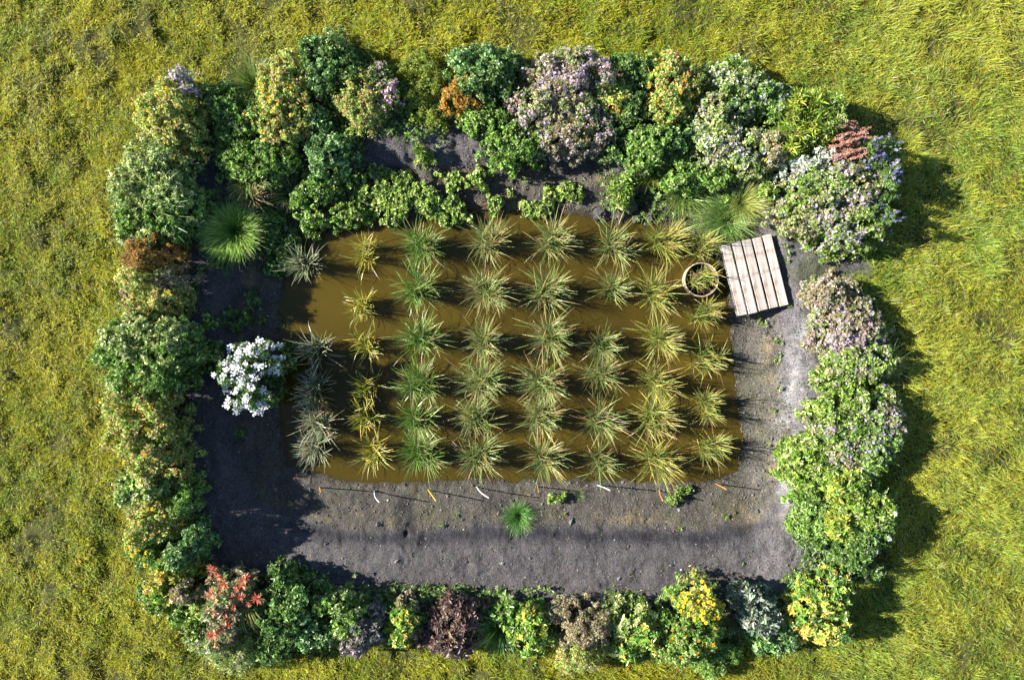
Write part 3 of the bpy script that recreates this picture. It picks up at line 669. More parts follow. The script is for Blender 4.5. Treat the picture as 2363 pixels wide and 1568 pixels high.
# ------------------------------------------------------------------ pallet
def pallet():
    zt = .33
    c = [P(1665, 566, zt), P(1779, 540, zt), P(1821, 705, zt), P(1704, 729, zt)]      # corners of the deck
    cx_ = sum(p[0] for p in c) / 4; cy_ = sum(p[1] for p in c) / 4
    ux = np.array(c[1]) - np.array(c[0]); vx = np.array(c[0]) - np.array(c[3])
    Wd = (np.linalg.norm(ux) + np.linalg.norm(np.array(c[2]) - np.array(c[3]))) / 2; Ln = np.linalg.norm(vx)
    ang = math.atan2(vx[1], vx[0]) - math.pi / 2
    root = empty('wooden_pallet', (cx_, cy_, zt - .14), ang); root.rotation_euler = (rad(-.6), rad(.8), ang)
    tag(root, 'weathered grey-white wooden pallet lying at the pond corner', 'pallet')
    def board(name, x, y, z, lx, ly, lz, tone=1.0, yaw=0, xtra=0):
        g = Geo(); nx_ = 3; ny_ = 14 if ly > lx else 3; 
        b = .004
        # bevelled box: stacked rings
        prof = [(-1, 0), (-1, b), (-1, lz - b), (-1, lz)]
        V = []; rings = [(lx / 2 - b, ly / 2 - b, 0), (lx / 2, ly / 2, b), (lx / 2, ly / 2, lz - b), (lx / 2 - b, ly / 2 - b, lz)]
        for (hx, hy, zz) in rings: V += [(-hx, -hy, zz), (hx, -hy, zz), (hx, hy, zz), (-hx, hy, zz)]
        F = [(3, 2, 1, 0), (12, 13, 14, 15)] + [(i * 4 + k, i * 4 + (k + 1) % 4, i * 4 + 4 + (k + 1) % 4, i * 4 + 4 + k) for i in range(3) for k in range(4)]
        g.add(V, F, np.array((.52, .46, .41)) * tone)
        o = g.build(name, M_wood, root); o.location = (x, y, z); o.rotation_euler = (0, 0, yaw); return o
    bw = Wd / 5 * .83; pitch = (Wd - bw) / 4
    tones = [1.02, 1.08, .92, .96, 1.1]
    for i in range(5):
        d = board('deck_board', -Wd / 2 + bw / 2 + i * pitch, random.uniform(-.006, .006), .118, bw, Ln + random.uniform(-.012, .008), .022, tones[i], random.uniform(-.005, .005))
        for yy in (-Ln / 2 + .045, Ln / 2 - .045):
            for xx in (-.03, .03):
                g = Geo(); K = 8
                V = [(math.cos(k * math.pi / 4) * .0045, math.sin(k * math.pi / 4) * .0045, z_) for z_ in (0, .0025) for k in range(K)]
                F = [(k, (k + 1) % K, K + (k + 1) % K, K + k) for k in range(K)] + [(8, 9, 10, 11), (8, 11, 12, 15), (12, 13, 14, 15)]
                g.add(V, F, (.05, .045, .04)); n = g.build('nail', M_stone, d); n.location = (xx + random.uniform(-.008, .008), yy + random.uniform(-.012, .012), .0212)
    for yy in (-Ln / 2 + .05, 0, Ln / 2 - .05):
        board('cross_board', -.012, yy, .096, Wd + .022, .095, .020, .62)
        for xx in (-Wd / 2 + .06, 0, Wd / 2 - .06): board('block', xx, yy, .022, .10, .09, .073, .5)
    for xx in (-Wd / 2 + .06, 0, Wd / 2 - .06): board('base_board', xx, 0, 0, .09, Ln - .02, .021, .5)
pallet()

# ------------------------------------------------------------------ stakes
def stake(bx_, by_, tx_, ty_, col, label, hgt, bend=0.0):
    z0 = None; x0, y0 = P(bx_, by_, .05); z0 = hz1(x0, y0); x0, y0 = P(bx_, by_, z0)
    x1, y1 = P(tx_, ty_, z0 + hgt)
    g = Geo(); pts = []; K = 8
    for i in range(K + 1):
        t = i / K; b = bend * math.sin(math.pi * t)
        pts.append(((x1 - x0) * t + b, (y1 - y0) * t + b * .3, -.05 * (1 - t) + hgt * t))
    tube(g, pts, [.0085] * (K + 1), col, 6)
    o = g.build('marker_stake', M_paint, None, True); o.location = (x0, y0, z0)
    tag(o, label, 'stake', 'marker stakes at the feet of the rice columns')
OR = (.72, .33, .04); WH = (.78, .78, .8); YE = (.78, .50, .02)
stake(735,1124,740,1134, OR, 'short orange marker stake, leftmost on the near bank', .46)
stake(863,1130,875,1158, WH, 'curved white marker stake, leftmost of the white ones', .48, -.03)
stake(985,1128,1006,1155, YE, 'bright yellow marker stake leaning on the near bank', .46)
stake(1098,1120,1128,1148, WH, 'bent white marker stake between the yellow stake and round grass tuft', .48, -.03)
stake(1241,1122,1243,1134, OR, 'orange marker stake hidden under the fifth rice column', .44)
stake(1376,1119,1408,1131, WH, 'slanting white marker stake below the sixth rice column', .46, .01)
stake(1522,1128,1530,1155, OR, 'orange marker stake beside the leafy creeper clump', .46, -.01)
stake(1650,1116,1676,1129, OR, 'pale orange marker stake at the lower right pond corner', .46, .01)

# ------------------------------------------------------------------ hedge of flowers round the pond
S = 'small yellow blossoms'
# --- left side, from the top down
bush('marigold_bush','bush','orange-green bush dotted with yellow blossoms, upper left corner of the garden',[(395,262,72,62),(400,300,60,50,.9)],'org_gr',(.028,.016),.75,('buff',420,.012),1.2,heads=[('yellow',22,1,None)])
bush('aster','flower','lilac aster sprig poking above the upper left yellow-dotted bush',[(432,190,20,20),(450,215,24,16)],'silver',(.03,.012),.55,('lilac',2600,.02),.5)
bush('leafy_bush','bush','green bush with scattered pink bloom just right of the upper left corner bush',[(508,238,52,44),(560,300,68,62,.85)],'green',(.034,.02),.5,('pink',60,.014),1)
bush('leafy_bush','bush','pale green shrub below the dark gap near the upper left corner',[(600,375,70,48),(535,345,30,44)],'green',(.034,.02),.25,('buff',60,.012),1)
tussock('grass_tuft','grass','green wild grass tuft between the two upper left flowering bushes',577,185,58,.5,[(.09,.18,.03),(.13,.22,.04)],[(.16,.27,.06),(.28,.32,.1)],300,.008,1.1,ztop=.4)
bush('marigold_bush','bush','tall bush of orange-tinged leaves and few yellow blossoms, top left',[(668,205,66,72),(645,285,62,60,.9)],'org_gr',(.028,.016),.62,('buff',420,.012),1.2,heads=[('yellow',14,1,None)])
bush('dark_shrub','shrub','dark green shrub behind the brownish dome bush, top left',[(770,165,72,62),(735,120,40,28,.8)],'dkgreen',(.036,.022),.65,None,1,patch=('bluegr',.55))
bush('leafy_bush','bush','blue-green leafy plant below the dark shrub, top left',[(752,345,50,46),(735,280,40,40,.8)],'bluegr',(.040,.022),.38,None,1)
bush('dome_bush','bush','rounded tan and green bush beside the pink flowers',[(835,232,66,66)],'org_gr',(.022,.013),.58,('buff',1100,.012),1.2)
bush('pink_flower','flower','pink flower clusters on long stems above dark hollow, top centre left',[(880,172,22,22),(905,225,30,34),(865,200,20,24)],'dkgreen',(.045,.018),.65,('pink',700,.022),.45)
bush('feathery_bush','bush','fine yellow-green feathery mass left of the orange ball bush',[(972,200,44,58),(985,255,40,36,.7)],'yelgr',(.020,.008),.40,None,1.5)
bush('dark_shrub','shrub','dark green glossy shrub above the orange ball bush',[(1090,150,55,40),(1140,170,62,50),(1120,215,70,40,.9)],'bluegr',(.036,.022),.75,('bluedot',45,.014),1,patch=('dkgreen',.5))
bush('ball_bush','bush','small round orange bush at the top centre',[(1066,225,38,42)],'orange',(.022,.012),.62,None,1.4)
bush('leafy_bush','bush','spreading green bush below the orange ball bush',[(1120,280,56,30),(1190,320,58,54,.9)],'green',(.034,.022),.5,None,1)
bush('trailing_plant','plant','thin trailing greenery running down the bare slope, top centre',[(1160,368,40,24),(1210,385,34,20)],'green',(.03,.016),.12,None,.55,low=True)
bush('mint_bush','bush','large pinkish mint bush in full bloom, top centre',[(1310,180,105,72),(1250,250,70,62,.9),(1335,275,80,70,.9)],'lilacleaf',(.030,.015),.85,('lilac',1100,.018),1.1,patch=('pinktan',.5))
bush('rusty_bush','bush','rust-tipped green bush right of the large pinkish mint bush',[(1410,225,42,60)],'org_gr',(.028,.016),.7,('orange',160,.014),1.1)
bush('dark_shrub','shrub','dark green shrub between pinkish mint bush and orange-flowered bush',[(1450,170,52,44),(1455,240,40,60,.85),(1400,310,50,40,.7)],'dkgreen',(.034,.02),.7,None,1)
bush('marigold_bush','bush','orange-flowered bush at the top right of centre',[(1555,200,66,54),(1545,255,62,42,.9)],'org_gr',(.028,.017),.78,('buff',380,.012),1.2,heads=[('orange',24,1,None)])
bush('aster','flower','tall white-lilac aster at the top, right of the orange-flowered bush',[(1680,190,52,52),(1715,230,60,50,.9),(1770,245,42,50,.8)],'silver',(.032,.018),.85,('white_lilac',520,.018),1,patch=('green',.5))
bush('leafy_bush','bush','fresh green bush behind the round yellow-green grass tuft',[(1495,325,58,42),(1470,370,40,34,.8),(1560,310,44,34)],'green',(.036,.022),.55,None,1,patch=('bluegr',.5))
bush('aster','flower','wide white-lilac aster bush above the pallet corner grass',[(1655,310,62,58),(1720,350,66,56,.9),(1640,270,44,34)],'silver',(.032,.018),.75,('white_lilac',560,.019),1,patch=('lilacleaf',.52))
bush('leafy_bush','bush','low dark green plant between the aster bush and the soft grass',[(1590,400,60,40),(1660,410,50,26)],'green',(.034,.02),.4,None,1)
bush('buff_plant','plant','buff and yellow faded plant between aster bush and bamboo-like leaves',[(1775,345,34,46)],'pinktan',(.032,.018),.7,('buff',260,.016),1,heads=[('yellow',3,1,None)])
bush('long_leaf_plant','plant','light green plant with long pointed bamboo-like leaves, upper right',[(1840,265,52,42),(1830,325,50,50,.9),(1880,280,48,50)],'yelgr',(.105,.017),.8,None,.9,spiky=1,patch=('bright',.55))
bush('silver_plant','plant','silvery white foliage plant below the pink plumes',[(1845,390,42,20),(1895,365,30,26)],'white_sil',(.04,.026),.55,None,.9)
bush('mint_bush','bush','big pale lilac mint bush at the upper right corner, above the bare gap',[(1890,450,74,60),(1960,430,70,66),(1950,520,76,52,.95),(1880,500,56,42,.8)],'lilacleaf',(.030,.016),.74,('lilac',1050,.018),1.1,patch=('bright',.57))
bush('violet_spike_plant','flower','violet-blue flower spikes leaning over the meadow, upper right corner',[(2010,360,40,34),(2030,425,30,60),(2020,500,26,34)],'dkgreen',(.034,.014),.85,('violet',260,-.018),.7)
def plumes():
    ox, oy = P(1930, 345, .6); gz = hz1(ox, oy); root = empty('plume_plant', (ox, oy, gz)); tag(root, 'pinkish brown drooping plume flowers beside the bamboo-like leaves', 'flower')
    for i in range(34):
        g = Geo(); sx = random.uniform(-.28, .10); sy = random.uniform(-.36, .34); z = .58 + random.uniform(-.1, .12)
        L_ = random.uniform(.18, .38); a = random.uniform(-.25, .45); pts = []
        for k in range(6):
            t = k / 5; pts.append((sx + L_ * t * math.cos(a), sy + L_ * t * math.sin(a) + .02 * math.sin(5 * t + i), z + .10 * math.sin(2.2 * t) - .06 * t))
        tube(g, pts, [.005, .008, .008, .008, .006, .002], random.choice([(.50, .26, .19), (.56, .33, .24), (.42, .2, .17)]), 6)
        n = 150; tt = R.random(n) * .97; pp = np.array([np.array(pts[min(int(t * 5), 4)]) * (1 - (t * 5) % 1) + np.array(pts[min(int(t * 5) + 1, 5)]) * ((t * 5) % 1) for t in tt])
        leaves(g, pp, R.normal(size=(n, 3)) + np.array([.5, 0, .3]), np.tile([0, .1, 1.], (n, 1)), np.full(n, .030), np.full(n, .012), pick([(.55, .30, .22), (.5, .25, .2), (.6, .4, .3)], n))
        g.build('plume', M_petal, root)
    g = Geo(); 
    for i in range(16):
        tube(g, [(random.uniform(-.05, .05), random.uniform(-.05, .05), 0), (random.uniform(-.2, .1), random.uniform(-.25, .25), .3), (random.uniform(-.25, .05), random.uniform(-.3, .3), .58)], [.007, .006, .004], (.2, .12, .08), 4)
    n = 500; a = R.uniform(0, 6.28, n); r = np.sqrt(R.random(n)) * .3; p = np.stack([np.cos(a) * r * .7 - .08, np.sin(a) * r, R.uniform(.2, .5, n)], 1)
    leaves(g, p, rdir(n), np.tile([0, .1, 1.], (n, 1)), np.full(n, .06), np.full(n, .028), pick([(.12, .09, .05), (.1, .13, .05), (.2, .1, .07)], n)); g.build('foliage', M_leaf, root)
plumes()
for (a, b, lab) in [((1808,318),(1860,276),'upper of two thin white canes above the long-leaf plant'), ((1848,348),(1912,302),'lower of two thin white canes beside the pink plumes')]:
    x0, y0 = P(*a, .75); x1, y1 = P(*b, 1.0); zg = hz1(x0, y0)
    g = Geo(); tube(g, [(-.25 * (x1 - x0), -.25 * (y1 - y0), -.45 ), (0, 0, .45), ((x1 - x0), (y1 - y0), .62)], [.007, .007, .006], (.62, .66, .62), 6)
    o = g.build('garden_cane', M_paint); o.location = (x0, y0, zg); tag(o, lab, 'cane')

# --- low plants on the far bank
bush('creeping_cress','plant','mat of round bright green leaves, left part over the water edge',[(895,425,60,36),(940,462,76,40),(880,488,46,28,.8),(985,440,54,42)],'bright',(.030,.030),.13,None,.95,True,low=True)
bush('creeping_cress','plant','mat of round bright green leaves, right part above the fourth rice column',[(1075,425,54,34),(1100,465,60,34),(1030,475,48,32),(1150,458,26,24,.8)],'bright',(.030,.030),.13,None,.95,True,low=True)
bush('creeping_cress','plant','thin patch of round leaves on mud right of the main leaf mat',[(1235,470,42,20),(1260,445,26,16)],'bright',(.032,.030),.10,None,.5,True,low=True)
bush('herb_clump','plant','green herb clump on the bank left of the round leaf mat',[(740,420,60,40),(700,460,52,44),(770,480,50,40,.8)],'green',(.034,.026),.28,None,.9,True,low=True,patch=('bright',.5))
bush('creeping_cress','plant','pale leafy runner trailing into the pond top left corner',[(740,515,44,24),(785,500,24,18)],'bright',(.03,.028),.12,None,.7,True,low=True)
bush('ground_cover','plant','dark leafy ground cover right of the big round grass tussock, in shade',[(640,545,50,58),(650,600,30,20),(610,480,36,30,1.2)],'dkgreen',(.032,.030),.16,None,1,True,low=True)
bush('weed','weed','bushy little weed on the far bank near the clods',[(1322,436,22,18)],'bright',(.045,.02),.16,None,1,low=True)
bush('weed','weed','upright leafy weed beside the dark hole on the far bank',[(1440,430,24,26),(1440,455,18,14)],'bright',(.06,.016),.2,None,.8,spiky=.5,low=True)
bush('weed','weed','tiny upright weed on the grey slope above the leaf mat',[(972,345,20,14),(985,365,20,16)],'bright',(.05,.014),.14,None,.8,spiky=.5,low=True)
bush('weed','weed','leafy weed on the bare path just above the pallet corner',[(1768,440,20,18)],'bright',(.06,.024),.2,None,.9,spiky=.4,low=True)
tussock('grass_tuft','grass','round yellow-green grass tuft at the top right of the pond',1515,388,32,.34,[(.2,.27,.03)],[(.42,.42,.08),(.34,.38,.06)],520,.006,1.25,bx=.05,curve=.5,ztop=.25)
tussock('grass_tuft','grass','long green grass tuft touching the top edge of the pallet',1690,500,82,.42,[(.09,.20,.03),(.12,.24,.05)],[(.24,.42,.09),(.36,.46,.16)],1100,.007,1.3,bx=.16,curve=.8,ztop=.15)
tussock('grass_tuft','grass','yellowish grass tuft just behind the pallet grass',1716,465,56,.38,[(.2,.26,.03)],[(.34,.42,.1),(.42,.40,.12)],380,.007,1.2,bx=.07,ztop=.2)
tussock('grass_tuft','grass','low green grass between round tuft and pallet grass',1590,440,62,.22,[(.1,.2,.03)],[(.22,.32,.06),(.3,.36,.08)],420,.006,1.35,bx=.18,ztop=.2)
tussock('grass_tuft','grass','thin grass on the mud behind the seventh rice column',1590,495,52,.2,[(.08,.17,.03)],[(.18,.28,.08),(.25,.3,.12)],200,.006,1.35,bx=.2,ztop=.1)
tussock('grass_tuft','grass','big rounded bright green grass tussock in the left shade',528,528,38,.50,[(.12,.28,.03),(.16,.34,.04)],[(.30,.50,.08),(.40,.55,.14)],2600,.0075,.72,bx=.15,curve=.55,ztop=.25,lmin=1.0)  # greens raised in colour to make up for the sun it misses
tussock('grass_tuft','grass','dark green grass skirt below the big rounded tussock',520,600,44,.22,[(.05,.13,.03)],[(.09,.2,.05)],240,.007,1.3,bx=.12,ztop=.1)
tussock('dry_tuft','grass','straw-coloured dry grass tuft above the big rounded tussock',577,452,44,.32,[(.3,.25,.1)],[(.55,.45,.24),(.5,.3,.16)],110,.008,1.3,bx=.05,curve=.6,ztop=.2)
tussock('grass_tuft','grass','green bladed clump between pale shrub and dry tuft, upper left',575,410,52,.35,[(.07,.16,.03)],[(.16,.27,.06),(.26,.3,.1)],260,.010,1.2,bx=.12,ztop=.2)
tussock('grass_tuft','grass','thin grass clump right of the dry straw tuft',660,440,44,.3,[(.07,.15,.03)],[(.18,.27,.07),(.24,.3,.1)],180,.008,1.2,bx=.10,ztop=.2)
# --- left hedge
bush('silver_shrub','shrub','grey-green leafy shrub below the upper left corner bush',[(355,372,58,38),(318,435,56,52,.85),(388,445,46,56)],'silver',(.036,.020),.75,None,1)
tussock('grass_tuft','grass','long arching green grass growing through the left grey-green shrub',335,478,72,.8,[(.08,.2,.05)],[(.2,.36,.15),(.32,.45,.25)],260,.011,1.15,bx=.08,curve=.8,ztop=.3)
bush('leafy_bush','bush','green leafy bush right above the rust-coloured bush, left side',[(385,500,56,46),(320,530,52,48,.85),(430,465,36,46,.7)],'silver',(.040,.026),.68,None,1,patch=('green',.45))
bush('rusty_bush','bush','rust-orange bush in the left hedge',[(345,592,52,44)],'rust',(.024,.012),.8,None,1.4)
bush('tan_bush','bush','pinkish tan and green bush just below the rust-orange bush',[(348,655,60,44),(385,680,48,44,.9),(340,710,40,30,.9)],'org_gr',(.028,.015),.78,('buff',900,.012),1.1,heads=[('yellow',1,1,None)],patch=('pinktan',.52))
bush('leafy_bush','bush','widest deep green bush of the left hedge, beside the white flowers',[(300,800,58,58),(365,800,72,70),(415,800,48,56,.85),(345,870,82,48,.95),(330,745,40,30,.8)],'silver',(.034,.020),.88,None,1,patch=('green',.46))
bush('marigold_bush','bush','yellow and orange flecked bush below the widest left green bush',[(315,950,68,46),(365,985,58,50,.9),(300,1010,46,44)],'org_gr',(.026,.015),.85,('buff',560,.012),1.15,heads=[('yellow',26,1,None)])
bush('marigold_bush','bush','yellow-dotted tan bush midway down the left hedge',[(345,1050,58,46),(375,1085,52,36,.9)],'org_gr',(.026,.015),.82,('buff',900,.012),1.15,heads=[('yellow',16,1,None)])
bush('leafy_bush','bush','large-leaved pale green plant jutting into the left meadow',[(320,1125,42,40),(365,1120,40,34)],'silver',(.06,.034),.7,None,.9,heads=[('yellow',6,1,None)])
bush('fern_bush','bush','dark feathery green bush bulging into the left shade',[(432,1140,26,44)],'green',(.03,.012),.75,None,1.2)
bush('marigold_bush','bush','tan bush with yellow dots below the large-leaved pale plant',[(365,1190,60,46),(350,1225,50,34,.9)],'org_gr',(.026,.014),.78,('buff',1000,.012),1.15,heads=[('yellow',22,1,None)])
bush('blue_green_bush','bush','blue-green shrub at the lower left inner corner',[(430,1265,44,40),(455,1240,20,30)],'bluegr',(.044,.022),.7,None,1)
bush('marigold_bush','bush','low yellow flowering plant at the lower left outer corner',[(345,1275,44,30),(320,1250,26,20)],'green',(.034,.02),.5,None,.9,heads=[('yellow',26,1.1,None)])
bush('golden_plant','plant','plant with golden yellow leaves left of the red flowers',[(405,1300,46,24),(390,1335,38,36,.9)],'golden',(.055,.024),.62,None,.9,patch=('gold',.5))
bush('withered_plant','plant','brown withered plant beside the red flowers',[(440,1338,32,26)],'pinktan',(.05,.022),.6,None,.9)
bush('dark_shrub','shrub','dark green ground plant at the outer lower left edge',[(375,1360,44,30),(440,1395,40,26)],'green',(.036,.022),.35,None,.9)
# white-flowered plant
bush('white_phlox','flower','white-flowered plant standing in the shade left of the pond',[(572,830,50,40),(530,862,46,40,.95),(575,905,42,48,.95)],'dkgreen',(.05,.018),.98,None,.45,heads=[('white',98,1.4,None)])
tussock('dry_tuft','grass','dry grass fringe on the pond side of the white flowers',600,905,42,.35,[(.15,.17,.07)],[(.35,.3,.18)],80,.008,1.3,bx=.05,ztop=.1)
# --- bottom side
def celosia():
    r_ = bush('red_celosia','flower','red and orange spiky celosia, lower left corner',[(530,1345,44,40),(525,1400,44,46),(520,1440,30,30,.95)],[(.12,.17,.06),(.2,.22,.12),(.25,.17,.1)],(.07,.028),.7,None,.7)
    ox, oy, oz = r_.location
    for (px, py, s) in [(493,1315,1.0),(488,1308,.8),(518,1345,1.2),(564,1335,1.15),(558,1350,1.0),(485,1370,.95),(510,1368,.7),(535,1378,.9),(528,1392,.9),(556,1376,.8),(592,1380,1.2),(520,1410,.9),(540,1400,.7),(522,1428,.9),(530,1440,.8),(515,1448,1),(497,1456,1.3),(488,1462,.9),(573,1393,.6),(505,1330,.8),(545,1358,.6)]:
        x, y = P(px, py, .3 + .72); head('red', r_, (x - ox, y - oy, hz1(x, y) + .70 - oz), s)
celosia()
def catkins():
    ox, oy = P(580, 1420, .6); gz = hz1(ox, oy); root = empty('tassel_plant', (ox, oy, gz)); tag(root, 'green hanging tassels just right of the red flowers', 'flower')
    st = Geo()
    for i in range(13):
        g = Geo(); x0 = -.22 + .038 * i + random.uniform(-.02, .02); L_ = random.uniform(.22, .36); pts = [(x0 * .6 + (x0 * .8 + .05) * t, .22 - L_ * t * 1.1, .58 + .12 * math.sin(2.4 * t) - .15 * t) for t in np.linspace(0, 1, 6)]
        tube(g, pts, [.008, .011, .012, .012, .010, .004], random.choice([(.22, .24, .05), (.3, .3, .09), (.17, .22, .05)]), 6)
        n = 50; tt = R.random(n) * .95; pp = np.array([np.array(pts[min(int(t * 5), 4)]) * (1 - (t * 5) % 1) + np.array(pts[min(int(t * 5) + 1, 5)]) * ((t * 5) % 1) for t in tt])
        leaves(g, pp, rdir(n), np.tile([0, .1, 1.], (n, 1)), np.full(n, .016), np.full(n, .009), pick([(.25, .27, .07), (.32, .3, .12)], n)); g.build('tassel', M_leaf, root)
        tube(st, [(0, 0, 0), (x0 * .3, .1, .35), pts[0]], [.007, .006, .004], (.12, .14, .04), 4)
    st.build('stem', M_stem, root)
catkins()
tussock('wispy_herb','plant','wispy pale herb with little purple flowers, below the red celosia',500,1470,66,.55,[(.12,.19,.07)],[(.24,.3,.15),(.35,.26,.18)],420,.005,1.3,bx=.2,curve=.7,ztop=.3)
bush('purple_herb','flower','soft green herb mound with few purple blooms at the lower left',[(480,1440,52,44,.9),(540,1490,60,40)],'silver',(.030,.010),.5,('purple',14,.026),1)
bush('leafy_bush','bush','light green leafy patch left of the red flowers',[(472,1380,34,34),(460,1420,26,24)],'bright',(.045,.026),.5,None,.9)
bush('dark_shrub','shrub','broad dark green shrub right of the red celosia',[(650,1345,50,44),(700,1370,50,44),(660,1410,66,52),(720,1440,60,44,.8),(650,1470,50,30,.7)],'dkgreen',(.044,.026),.72,None,1,patch=('bluegr',.55))
bush('leafy_bush','bush','mid green bush at the right end of the broad dark shrub',[(775,1375,44,38),(805,1410,34,44,.9)],'green',(.044,.026),.6,None,1,patch=('silver',.5))
bush('withered_plant','plant','grey-mauve withered plant, leftmost dead one of the bottom row',[(850,1425,38,36),(830,1460,34,24)],'greydead',(.055,.026),.5,None,.9)
bush('golden_plant','plant','green plant turning yellow left of the dark brown withered one',[(940,1400,38,36),(925,1440,34,26)],'golden',(.05,.03),.5,None,.9,patch=('pinktan',.56))
bush('withered_plant','plant','dark brown-purple withered plant in the bottom row',[(1050,1400,50,38),(1040,1450,56,40,.9)],'brown',(.065,.034),.55,None,.9)
bush('green_seedling_bush','plant','small deep green plant right of the dark withered one',[(1168,1400,30,26)],'green',(.06,.026),.4,None,.8)
tussock('grass_tuft','grass','long dark green grass in the bottom row, right of the withered plant',1155,1450,56,.4,[(.06,.16,.03)],[(.14,.3,.07),(.2,.34,.1)],280,.008,1.3,bx=.12,ztop=.3)
bush('leafy_bush','bush','bright green and yellowish clump at the bottom centre',[(1225,1405,36,34),(1230,1445,40,34)],'bright',(.05,.03),.55,None,.9,patch=('golden',.54))
bush('withered_plant','plant','small rusty withered bit between bright clump and tan bush',[(1285,1395,24,24)],'pinktan',(.04,.018),.4,None,.7)
bush('tan_bush','bush','pinkish tan dome bush at the bottom centre',[(1345,1425,58,42),(1340,1475,62,46,.9)],'pinktan',(.022,.010),.7,('buff',900,.012),1.3,patch=('org_gr',.6))
bush('leafy_bush','bush','big-leaved grey-green plant right of the tan dome bush',[(1455,1415,40,34),(1490,1440,36,34),(1450,1465,40,32,.9)],'silver',(.06,.028),.6,None,.9,patch=('golden',.56))
bush('yellow_daisy_bush','bush','bush crowned with bright yellow flowers at the bottom right',[(1610,1370,52,42),(1600,1440,68,52,.95),(1570,1480,52,34,.85)],'org_gr',(.030,.018),.85,('buff',420,.012),1.1,heads=[('yellow',75,1.1,(1610,1365,66,52)),('orange',24,.9,(1590,1455,70,50))],patch=('green',.42))
bush('fern_bush','bush','feathery green herb at the foot of the yellow-flowered bush',[(1675,1478,42,34),(1640,1515,40,22,.8)],'green',(.024,.010),.45,None,1.4)
bush('withered_plant','plant','dark curled grey-green leaves in the bottom right row',[(1735,1370,44,36),(1755,1410,44,36)],'greygreen',(.075,.042),.55,None,.8)
tussock('dry_tuft','grass','buff dry grass tuft left of the dark curled leaves',1702,1420,40,.42,[(.2,.18,.08)],[(.48,.38,.2),(.4,.34,.16)],220,.006,1.3,bx=.05,curve=1.0,ztop=.3)
bush('leafy_bush','bush','deep blue-green leafy mound under the dark curled leaves',[(1765,1450,48,32),(1800,1430,34,30)],'bluegr',(.05,.022),.5,None,.9)
bush('golden_plant','plant','lime and golden leaved plant at the lower right corner',[(1885,1380,50,42),(1900,1430,58,34,.9),(1850,1410,36,30,.8),(1920,1340,34,34,1.05)],'golden',(.056,.024),.75,None,1,patch=('gold',.54))
# --- right side
bush('mint_bush','bush','pinkish mint bush right of the pond, just below the bare gap',[(1905,680,46,40),(1960,700,54,46),(1960,770,66,48)],'lilacleaf',(.030,.016),.48,('lilac',1000,.018),1.1,patch=('pinktan',.59))
bush('mint_bush','bush','lilac-dotted green mint bush at the middle of the right hedge',[(1960,830,56,46),(2005,830,52,50),(1935,870,40,28,.7)],'lilacleaf',(.030,.018),.48,('lilac',520,.018),1.1,patch=('bright',.46))
tussock('grass_tuft','grass','spray of blue-grey blades at the outer right hedge edge',2046,842,30,.42,[(.1,.2,.06)],[(.2,.32,.16)],26,.012,1.25,bx=.04,ztop=.3)
bush('leafy_bush','bush','green leafy low bush beside the hollow in the right hedge',[(1915,935,38,38),(1965,930,38,44),(1940,975,44,30)],'bright',(.038,.024),.5,None,1)
bush('mint_bush','bush','broad mauve mint bush in the lower right hedge',[(1950,985,60,48),(2015,960,58,56),(2005,1030,70,56),(1940,1040,46,40,.9)],'lilacleaf',(.030,.017),.46,('lilac',800,.018),1.1,patch=('green',.56))
bush('leafy_bush','bush','light green smooth-leaved bush reaching towards the pond, right hedge',[(1865,1050,52,44),(1870,1095,52,40),(1910,1110,40,40)],'bright',(.05,.022),.38,None,1)
bush('lime_bush','bush','lime green broad-leaved bush near the lower right corner',[(1950,1130,56,44),(1990,1175,56,52),(1950,1200,52,48,.95)],'bright',(.056,.026),.64,('lilac',25,.02),1,patch=('yelgr',.5))
bush('small_leaf_bush','bush','small-leaved deeper green bush on the inner side of the lime one',[(1875,1170,42,42),(1890,1215,44,34)],'green',(.030,.018),.5,None,1.1)
bush('dark_shrub','shrub','shadowy green shrub between lime bush and golden corner plant',[(1960,1265,56,34),(1995,1230,44,36),(1985,1305,40,30,.85),(1910,1250,40,20,.7)],'dkgreen',(.034,.02),.65,('bluedot',30,.014),1)
for (px, py, s, lab) in [(2065, 1183, 1.0, 'white globe seed head, upper one at the lower right hedge edge'), (2053, 1243, 1.15, 'buff globe seed head, lower one at the lower right hedge edge')]:
    x, y = P(px, py, 1.0); gz = hz1(x, y); root = empty('globe_flower', (x - .14, y + .02, gz)); tag(root, lab, 'flower')
    g = Geo(); tube(g, [(0, 0, 0), (.03, 0, .35), (.14, -.02, .66)], [.004, .003, .002], (.25, .2, .1), 4); g.build('stem', M_stem, root)
    head('globe', root, (.14, -.02, .67), s)

